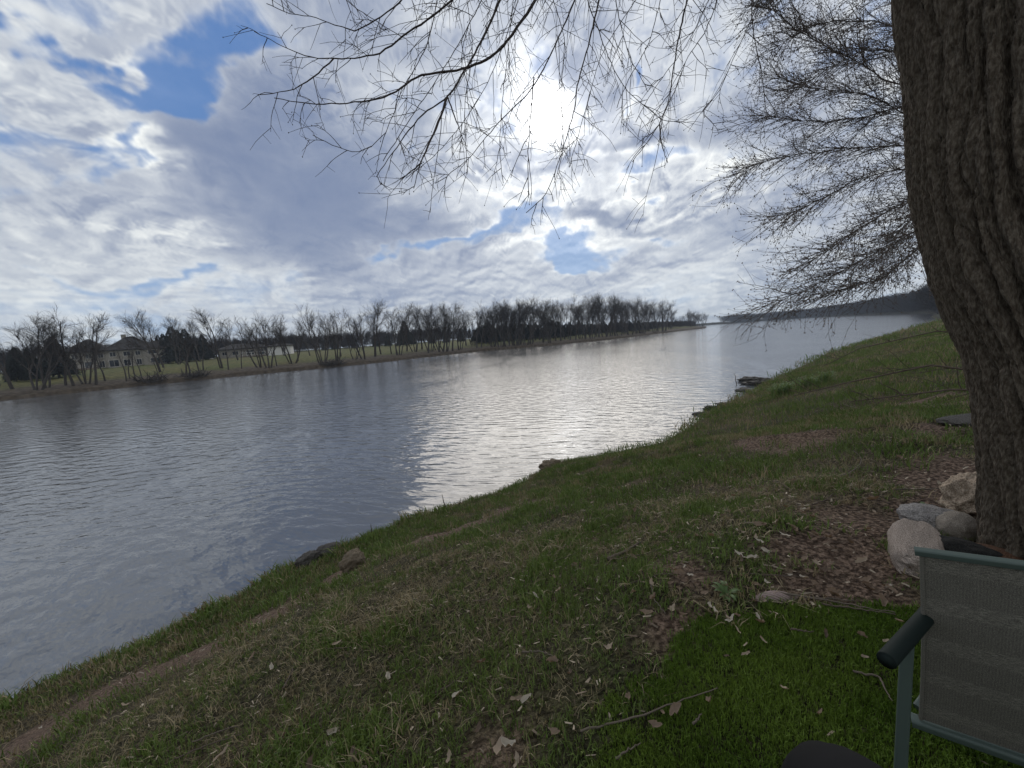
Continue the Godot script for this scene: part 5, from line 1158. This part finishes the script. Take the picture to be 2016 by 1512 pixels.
func grass() -> void:
	var m := paint("grass_blade", Color.WHITE, 0.6, 0.35)
	m.vertex_color_use_as_albedo = true
	m.backlight_enabled = true
	m.backlight = Color(0.5, 0.5, 0.4)
	var near := [tuft(1, 13, 0.016, 0.048, 0.0042, 0.035, 1.0, m), tuft(2, 13, 0.013, 0.040, 0.004, 0.04, 1.4, m), tuft(3, 11, 0.022, 0.070, 0.0042, 0.03, 0.9, m)]
	var mid := [tuft(4, 18, 0.022, 0.07, 0.007, 0.09, 1.1, m), tuft(5, 18, 0.028, 0.09, 0.007, 0.08, 0.9, m)]
	var far := [tuft(6, 22, 0.04, 0.13, 0.011, 0.24, 0.8, m)]
	var mat := [tuft(9, 12, 0.010, 0.030, 0.0036, 0.05, 3.2, m), tuft(10, 9, 0.012, 0.034, 0.0034, 0.05, 4.0, m)]
	var turf := [tuft(7, 16, 0.010, 0.024, 0.0024, 0.022, 0.7, m), tuft(8, 16, 0.008, 0.022, 0.0026, 0.022, 0.9, m)]
	var where := {}
	var tint := {}
	rng.seed = 77
	var put := func(key: Mesh, t: Transform3D, c: Color) -> void:
		if not where.has(key):
			where[key] = []
			tint[key] = PackedColorArray()
		where[key].append(t)
		tint[key].append(c)
	for band in [[0.75, 3.4, 0.032], [3.4, 9.0, 0.066], [9.0, 26.0, 0.16], [26.0, 68.0, 0.5]]:
		var st: float = band[2]
		var reach: float = band[1]
		var z := -reach
		while z < 0.1:
			var x := -minf(reach, 7.5)
			while x < reach:
				var px := x + rng.randf_range(-0.5, 0.5) * st
				var pz := z + rng.randf_range(-0.5, 0.5) * st
				x += st
				var r := sqrt(px * px + pz * pz)
				if r < band[0] or r > reach or pz > 0.25 - 0.35 * absf(px): continue
				var s := 10.0
				var y := ground_y(px, pz)
				if y < 0.10: continue
				if on_turf(px, pz): continue
				var dn := patch.get_noise_2d(px * 0.55 + 20, pz * 0.55)
				var dry := clampf(0.27 + dn * 1.0 + patch.get_noise_2d(px * 3.0, pz * 3.0) * 1.0, 0, 1)
				var bare := dirtiness(px, pz) if r < 12 else 0.0
				var lip := clampf(1.0 - (y - 0.1) / 0.5, 0, 1)
				if rng.randf() < bare * 1.05: continue
				if rng.randf() < 0.42 * dry: continue
				var green := Color(0.095, 0.155, 0.032).lerp(Color(0.165, 0.215, 0.062), rng.randf())
				var straw := Color(0.37, 0.30, 0.19).lerp(Color(0.19, 0.155, 0.09), rng.randf())
				var c := straw if rng.randf() < dry * 0.75 + 0.08 + 0.25 * lip else green
				var size := rng.randf_range(0.7, 1.2) * (1.0 - 0.35 * dry) * (1.0 + 0.9 * lip) * (0.85 + 1.3 * maxf(0.0, patch.get_noise_2d(px * 2.3 + 200, pz * 2.3)))
				var kinds: Array = near if r < 3.4 else (mid if r < 9.0 else far)
				if r > 26: size *= 2.0
				if r < 5.0 and c == straw and rng.randf() < 0.6:
					kinds = mat
					size *= 1.0 + 0.15 * r
				put.call(kinds[rng.randi() % kinds.size()], Transform3D(Basis(Vector3.UP, rng.randf() * TAU).scaled(Vector3.ONE * size), Vector3(px, y, pz)), c)
			z += st
	for k in 26000:   # the dense short turf by the chair
		var px := rng.randf_range(0.05, 2.6)
		var pz := rng.randf_range(-1.45, 0.35)
		if not on_turf(px, pz): continue
		var g := clampf(0.5 + patch.get_noise_2d(px * 4.0, pz * 4.0) * 1.2, 0, 1)
		put.call(turf[rng.randi() % 2], Transform3D(Basis(Vector3.UP, rng.randf() * TAU).scaled(Vector3.ONE * rng.randf_range(0.8, 1.25)), Vector3(px, ground_y(px, pz) + 0.002, pz)), Color(0.095, 0.165, 0.020).lerp(Color(0.150, 0.225, 0.036), g) * rng.randf_range(0.8, 1.15))
	var total := 0
	for key in where:
		total += where[key].size()
		var isturf: bool = key in turf
		mass("turf_grass" if isturf else "bank_grass", key, where[key], "dense short bright green turf in front of the chair" if isturf else "uneven green and straw coloured grass covering the bank", tint[key])
	print("tufts ", total)
	# flecks of straw and leaf crumbs
	var fm := paint("straw_fleck", Color.WHITE, 0.8, 0.3)
	fm.vertex_color_use_as_albedo = true
	var fb := Build.new()
	fb.face(Vector3(-0.5, 0, -0.12), Vector3(0.5, 0.06, 0), Vector3(-0.4, 0.05, 0.14))
	fb.face(Vector3(0.5, 0.06, 0), Vector3(-0.4, 0.05, 0.14), Vector3(0.35, 0.0, 0.16))
	var fl := []
	var fc := PackedColorArray()
	for k in 16000:
		var r := pow(rng.randf(), 0.7) * 9.0 + 0.8
		var az := rng.randf_range(-0.9, 1.05)
		var px := sin(az) * r
		var pz := -cos(az) * r
		var y := ground_y(px, pz)
		if y < 0.15 or (on_turf(px, pz) and rng.randf() < 0.96): continue
		var more := exp(-pow((px - 1.4) / 1.3, 2) - pow((pz + 2.2) / 1.2, 2))
		if rng.randf() > 0.35 + more: continue
		var g := rng.randf()
		fc.append(Color(0.40, 0.34, 0.26).lerp(Color(0.12, 0.085, 0.06), g) * rng.randf_range(0.6, 1.2))
		fl.append(Transform3D(Basis.from_euler(Vector3(rng.randf_range(-0.6, 0.6), rng.randf() * TAU, rng.randf_range(-0.5, 0.5))).scaled(Vector3(rng.randf_range(0.5, 2.2), 1, 1) * rng.randf_range(0.010, 0.024) * (1.0 + 0.1 * r)), Vector3(px, y + rng.randf_range(0.006, 0.02), pz)))
	mass("leaf_crumbs", fb.mesh(fm), fl, "crumbs of dead leaves and straw scattered over the bank", fc)

func plants() -> void:
	var m := paint("broad_leaf", base_color(0.055, 0.095, 0.028), 0.6, 0.4)
	m.backlight_enabled = true
	m.backlight = Color(0.4, 0.45, 0.3)
	var m2 := paint("lily_leaf", base_color(0.045, 0.085, 0.022), 0.5, 0.4)
	m2.backlight_enabled = true
	m2.backlight = Color(0.45, 0.5, 0.3)
	var dead := paint("dead_stalk", base_color(0.26, 0.20, 0.12), 0.9, 0.3)
	var leaf := func(b: Build, p: Vector3, out: Vector3, length: float, w: float, up: float) -> void:
		var side := out.cross(Vector3.UP).normalized()
		var last := -1
		for k in 7:
			var f := k / 6.0
			var q := p + out * length * f + Vector3.UP * (up * length * (f - 0.75 * f * f))
			var ww := w * (0.25 + 0.75 * sin(PI * minf(1.0, f * 0.9 + 0.1))) * (1.0 if k < 6 else 0.05)
			var i := b.point(q - side * ww + Vector3(0, ww * 0.4, 0), Vector3.UP); b.point(q, Vector3.UP); b.point(q + side * ww + Vector3(0, ww * 0.4, 0), Vector3.UP)
			if last >= 0:
				b.tri(last, i, last + 1); b.tri(last + 1, i, i + 1); b.tri(last + 1, i + 1, last + 2); b.tri(last + 2, i + 1, i + 2)
			last = i
	rng.seed = 19
	for q in [["weed", 13, 0.055, 0.008, "low green leafy weed growing beside the frayed driftwood"], ["tan", 9, 0.06, 0.010, "small green weed sprouting by the tan stone"]]:
		var at := Vector3(PTS[q[0]][0], PTS[q[0]][1], PTS[q[0]][2])
		if q[0] == "tan": at += Vector3(-0.16, -0.0, -0.05)
		at.y = ground_y(at.x, at.z)
		var o := thing("weed_plant", at, q[4], "weed")
		for k in q[1]:
			var b := Build.new()
			var az: float = TAU * k / q[1] + rng.randf_range(-0.2, 0.2)
			leaf.call(b, Vector3(0, 0.005, 0), Vector3(cos(az), 0, sin(az)), q[2] * rng.randf_range(0.7, 1.3), q[3] * rng.randf_range(0.8, 1.2), rng.randf_range(0.5, 1.6))
			smooth(b)
			obj("leaf", b.mesh(m), o)
	var c := Vector3(PTS.lily[0], PTS.lily[1], PTS.lily[2])
	for k in 7:
		var at := c + Vector3(rng.randf_range(-0.9, 0.9), 0, rng.randf_range(-0.5, 0.5))
		at.y = ground_y(at.x, at.z)
		var o := thing("leafy_clump", at, "clump of upright strappy green leaves with dead stalks above the rocks", "plant", "strappy green clumps on the bank")
		var b := Build.new()
		for j in 40:
			var az := rng.randf() * TAU
			leaf.call(b, Vector3(rng.randf_range(-0.2, 0.1), 0, rng.randf_range(-0.1, 0.1)), Vector3(cos(az), 0, sin(az)) * 0.5, rng.randf_range(0.3, 0.5), 0.014, 2.4)
		smooth(b)
		obj("leaves", b.mesh(m2), o)
		var db := Build.new()
		for j in 9: limb(db, Vector3(rng.randf_range(-0.25, 0.25), 0, rng.randf_range(-0.25, 0.25)), Vector3(rng.randf_range(-1, 1), rng.randf_range(0.1, 0.9), rng.randf_range(-1, 1)).normalized(), rng.randf_range(0.25, 0.6), 0.006, 0.003, 4, 4, 0.2, Vector3(0, -0.5, 0))
		obj("dead_stalks", db.mesh(dead), o)

# ---------------------------------------------------------------- chair and sitter
func weave() -> ImageTexture:
	var im := Image.create_empty(1024, 1024, false, Image.FORMAT_RGB8)
	var f := FastNoiseLite.new()
	f.seed = 5; f.frequency = 1.0; f.fractal_octaves = 2
	for y in 1024:
		var band := smoothstep(-0.10, 0.25, sin(y / 1024.0 * TAU * 4.6 + 0.5) - 0.35 + 0.3 * f.get_noise_1d(y * 0.05))
		for x in 1024:
			var rib := 0.5 + 0.5 * sin(x / 1024.0 * TAU * 120.0)
			var row := 0.5 + 0.5 * sin(y / 1024.0 * TAU * 128.0)
			var slub := f.get_noise_2d(x * 0.03, y * 0.42)
			var fleck := f.get_noise_2d(x * 0.22 + 300, y * 0.3)
			var a := 0.62 + 0.05 * rib - 0.03 * row + 0.16 * fleck
			var b := 0.68 + 0.26 * slub + 0.18 * fleck
			var g := clampf(lerpf(a, b, band) * 0.8 + rng.randf_range(-0.16, 0.16), 0.05, 1.0)
			im.set_pixel(x, y, Color(g, g * 0.975, g * 0.915))
	return ImageTexture.create_from_image(im)

func bar(parent: Node, called: String, pts: Array, r: float, m: Material, flat := 1.0) -> void:
	var b := Build.new()
	var p := PackedVector3Array()
	var rad := PackedFloat32Array()
	for q in pts:
		p.append(q - parent.position)
		rad.append(r)
	b.tube(p, rad, 14, true)
	obj(called, b.mesh(m), parent)

func square_bar(parent: Node, called: String, a: Vector3, e: Vector3, w: float, h: float, up: Vector3, m: Material) -> void:
	var z := (e - a).normalized()
	var x := up.cross(z).normalized()
	var y := z.cross(x)
	# a bar with rounded long edges
	var prof := []
	var cr := minf(w, h) * 0.28
	for q in [[1, 1, 0.0], [-1, 1, PI / 2], [-1, -1, PI], [1, -1, PI * 1.5]]:
		for k in 4:
			var t: float = q[2] + k * PI / 6.0
			prof.append(Vector2(q[0] * (w / 2 - cr) + cos(t) * cr, q[1] * (h / 2 - cr) + sin(t) * cr))
	var b := Build.new()
	for end in 2:
		for k in prof.size():
			var t: float = (k / 4) * PI / 2 + (k % 4) * PI / 6.0
			b.point((a if end == 0 else e) - parent.position + x * prof[k].x + y * prof[k].y, x * cos(t) + y * sin(t))
	var n := prof.size()
	for k in n:
		b.tri(k, n + k, (k + 1) % n); b.tri((k + 1) % n, n + k, n + (k + 1) % n)
	for end in 2:
		var c := b.point((a if end == 0 else e) - parent.position, -z if end == 0 else z)
		var s := b.v.size()
		for k in n: b.point(b.v[end * n + k], -z if end == 0 else z)
		for k in n:
			if end == 0: b.tri(c, s + k, s + (k + 1) % n)
			else: b.tri(c, s + (k + 1) % n, s + k)
	obj(called, b.mesh(m), parent)

func chair() -> void:
	var frame := paint("green_frame", base_color(0.060, 0.082, 0.073), 0.5, 0.4)
	var arm := paint("dark_green_arm", base_color(0.008, 0.014, 0.013), 0.75, 0.3)
	var sling := paint("sling_fabric", base_color(0.52, 0.52, 0.51), 0.9, 0.3)
	sling.albedo_texture = weave()
	sling.uv1_scale = Vector3(1, 1, 1)
	var tl := Vector3(0.772, 3.021, -0.698)
	var bl := Vector3(0.895, 2.546, -0.792)
	var across := Vector3(0.72, 0.14, 0.69).normalized() * 0.50
	var fwd := Vector3(across.z, 0, -across.x).normalized()
	var g := 2.34
	var o := thing("sling_chair", Vector3(0.95, g, -0.75), "green metal framed garden chair with grey woven sling, seen from behind", "chair")
	var tr := tl + across
	var br := bl + across
	var up := (tl - bl).normalized()
	square_bar(o, "top_rail", tl - across * 0.02 + up * 0.008, tr + across * 0.02 + up * 0.008, 0.014, 0.015, up, frame)
	square_bar(o, "bottom_rail", bl - across * 0.03 - up * 0.014, br + across * 0.03 - up * 0.014, 0.026, 0.024, up, frame)
	# sling: a cloth with a slight belly
	var b := Build.new()
	var nu := 24
	var nv := 24
	for j in nv + 1:
		for k in nu + 1:
			var u := float(k) / nu
			var v := float(j) / nv
			var belly := sin(PI * v) * 0.012 + sin(PI * u) * sin(PI * v) * 0.012
			var waist := (u - 0.5) * -0.012 * sin(PI * v)
			b.point(bl.lerp(tl, v) + across * (u + waist) - fwd * belly * 0.4 - o.position, -fwd, Vector2(u, 1.0 - v))
	for j in nv:
		for k in nu:
			var a := j * (nu + 1) + k
			b.tri(a, a + nu + 1, a + 1); b.tri(a + 1, a + nu + 1, a + nu + 2)
	smooth(b)
	var back := obj("back_sling", b.mesh(sling), o)
	for e in [0.0, 1.0]:   # rolled hems
		var hb := Build.new()
		var hp := PackedVector3Array()
		var hr := PackedFloat32Array()
		for j in nv + 1:
			var v := float(j) / nv
			hp.append(bl.lerp(tl, v) + across * (e + (e - 0.5) * -0.012 * sin(PI * v)) - fwd * sin(PI * v) * 0.005 - o.position)
			hr.append(0.0035)
		hb.tube(hp, hr, 6, true)
		var hm: Material = sling
		obj("hem", hb.mesh(hm), back)
	for side in [0, 1]:
		var ahead := Vector3(0.88, 0, -0.475) if side == 0 else fwd
		var rear := Vector3(0.650, 2.86, -0.637) if side == 0 else Vector3(0.650, 2.86, -0.637) + across * 1.30
		bar(o, "armrest", [rear, rear + ahead * 0.20, rear + ahead * 0.38 + Vector3(0, 0.01, 0), rear + ahead * 0.52 - Vector3(0, 0.01, 0)], 0.0145, arm)
		var leg_top := rear + ahead * 0.10 - Vector3(0, 0.012, 0)
		square_bar(o, "leg", leg_top, Vector3(leg_top.x, g - 0.01, leg_top.z), 0.020, 0.020, fwd, frame)
		var front := rear + ahead * 0.46
		square_bar(o, "leg", front - Vector3(0, 0.012, 0), Vector3(front.x, g - 0.01, front.z), 0.026, 0.026, fwd, frame)
		square_bar(o, "seat_rail", (bl if side == 0 else br) + fwd * 0.03, front + Vector3(0, 2.64 - front.y, 0), 0.022, 0.026, Vector3.UP, frame)
		bar(o, "floor_rail", [Vector3(leg_top.x, g + 0.03, leg_top.z), Vector3(front.x, g + 0.03, front.z)], 0.012, frame)
	var la := Vector3(0.72, 2.44, -0.66)
	bar(o, "cross_rail", [la + fwd * 0.05 - Vector3(0, 0.05, 0), la + fwd * 0.05 + across * 1.1 - Vector3(0, 0.05, 0)], 0.013, arm)
	# seat sling
	var sb := Build.new()
	var s0 := bl + fwd * 0.02 + Vector3(0, 0.03, 0)
	for j in 13:
		for k in 13:
			var u := k / 12.0
			var v := j / 12.0
			sb.point(s0 + across * (0.05 + 0.9 * u) + fwd * 0.40 * v + Vector3(0, 0.07 * v - 0.025 * sin(PI * v), 0) - o.position, Vector3.UP, Vector2(u, v))
	for j in 12:
		for k in 12:
			var a := j * 13 + k
			sb.tri(a, a + 13, a + 1); sb.tri(a + 1, a + 13, a + 14)
	smooth(sb)
	obj("seat_sling", sb.mesh(sling), o)

func sitter() -> void:
	# only the near leg of the person holding the camera comes into view
	var cloth := paint("black_trousers", base_color(0.011, 0.011, 0.012), 0.9, 0.25)
	var shoe := paint("dark_shoe", base_color(0.03, 0.03, 0.032), 0.7, 0.4)
	var o := thing("person", Vector3(0.42, 2.335, -0.55), "person's bent knee in black trousers at the foot of the picture, beside the chair", "person")
	var hip := Vector3(0.10, 2.80, 0.16)
	var knee := Vector3(0.495, 2.81, -0.525)
	var ankle := Vector3(0.43, 2.42, -0.62)
	var curve := Curve3D.new()
	curve.add_point(hip, Vector3.ZERO, (knee - hip) * 0.3)
	curve.add_point(knee - (knee - hip).normalized() * 0.10 + Vector3(0, 0.004, 0), -(knee - hip) * 0.2, (knee - hip) * 0.10)
	curve.add_point(knee + (ankle - knee).normalized() * 0.10, (knee - ankle) * 0.15, (ankle - knee) * 0.2)
	curve.add_point(ankle, (knee - ankle) * 0.3, Vector3.ZERO)
	var pts := PackedVector3Array()
	var rad := PackedFloat32Array()
	for k in 41:
		var f := k / 40.0
		pts.append(curve.sample_baked(curve.get_baked_length() * f) - o.position)
		rad.append(along(f, [0.0, 0.35, 0.6, 0.68, 0.78, 1.0], [0.092, 0.080, 0.071, 0.069, 0.062, 0.055]) + 0.0012 * sin(k * 1.7))
	var b := Build.new()
	b.tube(pts, rad, 28, true)
	smooth(b)
	obj("leg", b.mesh(cloth), o)
	var sb := boulder(88, Vector3(0.048, 0.045, 0.135), 0.02, 1.0, 2.6)
	var s := obj("shoe", sb.mesh(shoe), o)
	s.position = Vector3(0.455, 2.375, -0.69) - o.position
	s.rotation.y = -0.5

func _ready() -> void:
	var cam := Camera3D.new()
	cam.name = "camera"
	cam.fov = 89.92
	cam.near = 0.05
	cam.far = 6000
	add_child(cam)
	cam.transform = Transform3D(Basis(Vector3(0.99719931, -0.07425831, 0.00890169), Vector3(0.07478995, 0.99011077, -0.11868922), Vector3(0, 0.11902256, 0.99289155)), EYE)
	var env := Environment.new()
	env.background_mode = Environment.BG_SKY
	var sky := Sky.new()
	var pano := PanoramaSkyMaterial.new()
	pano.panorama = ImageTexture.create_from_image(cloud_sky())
	sky.sky_material = pano
	env.sky = sky
	env.tonemap_mode = Environment.TONE_MAPPER_LINEAR
	env.tonemap_exposure = 1.95
	env.sdfgi_enabled = true
	env.ssao_enabled = true
	env.ssil_enabled = true
	env.fog_enabled = true
	env.fog_density = 0.00035
	env.fog_light_color = Color(0.80, 0.85, 0.92)
	var we := WorldEnvironment.new()
	we.name = "world"
	we.environment = env
	add_child(we)
	var sun := DirectionalLight3D.new()
	sun.name = "sun"
	sun.light_energy = 0.15
	sun.light_color = Color(1.0, 0.96, 0.9)
	sun.light_angular_distance = 45.0
	sun.shadow_enabled = true
	add_child(sun)
	sun.look_at_from_position(Vector3(SUN[0], SUN[1], SUN[2]) * 50.0, Vector3.ZERO)
	print("sky ", Time.get_ticks_msec())
	bump.seed = 2; bump.frequency = 0.35; bump.fractal_octaves = 3
	patch.seed = 14; patch.frequency = 0.5; patch.fractal_octaves = 3
	for q in TURF: turf_poly.append(Vector2(q[0], q[1]))
	water()
	near_bank()
	far_bank()
	print("land ", Time.get_ticks_msec())
	far_trees()
	houses()
	print("far ", Time.get_ticks_msec())
	big_tree()
	budding_tree()
	print("trees ", Time.get_ticks_msec())
	stones()
	litter()
	plants()
	chair()
	sitter()
	grass()
	print("done ", Time.get_ticks_msec())
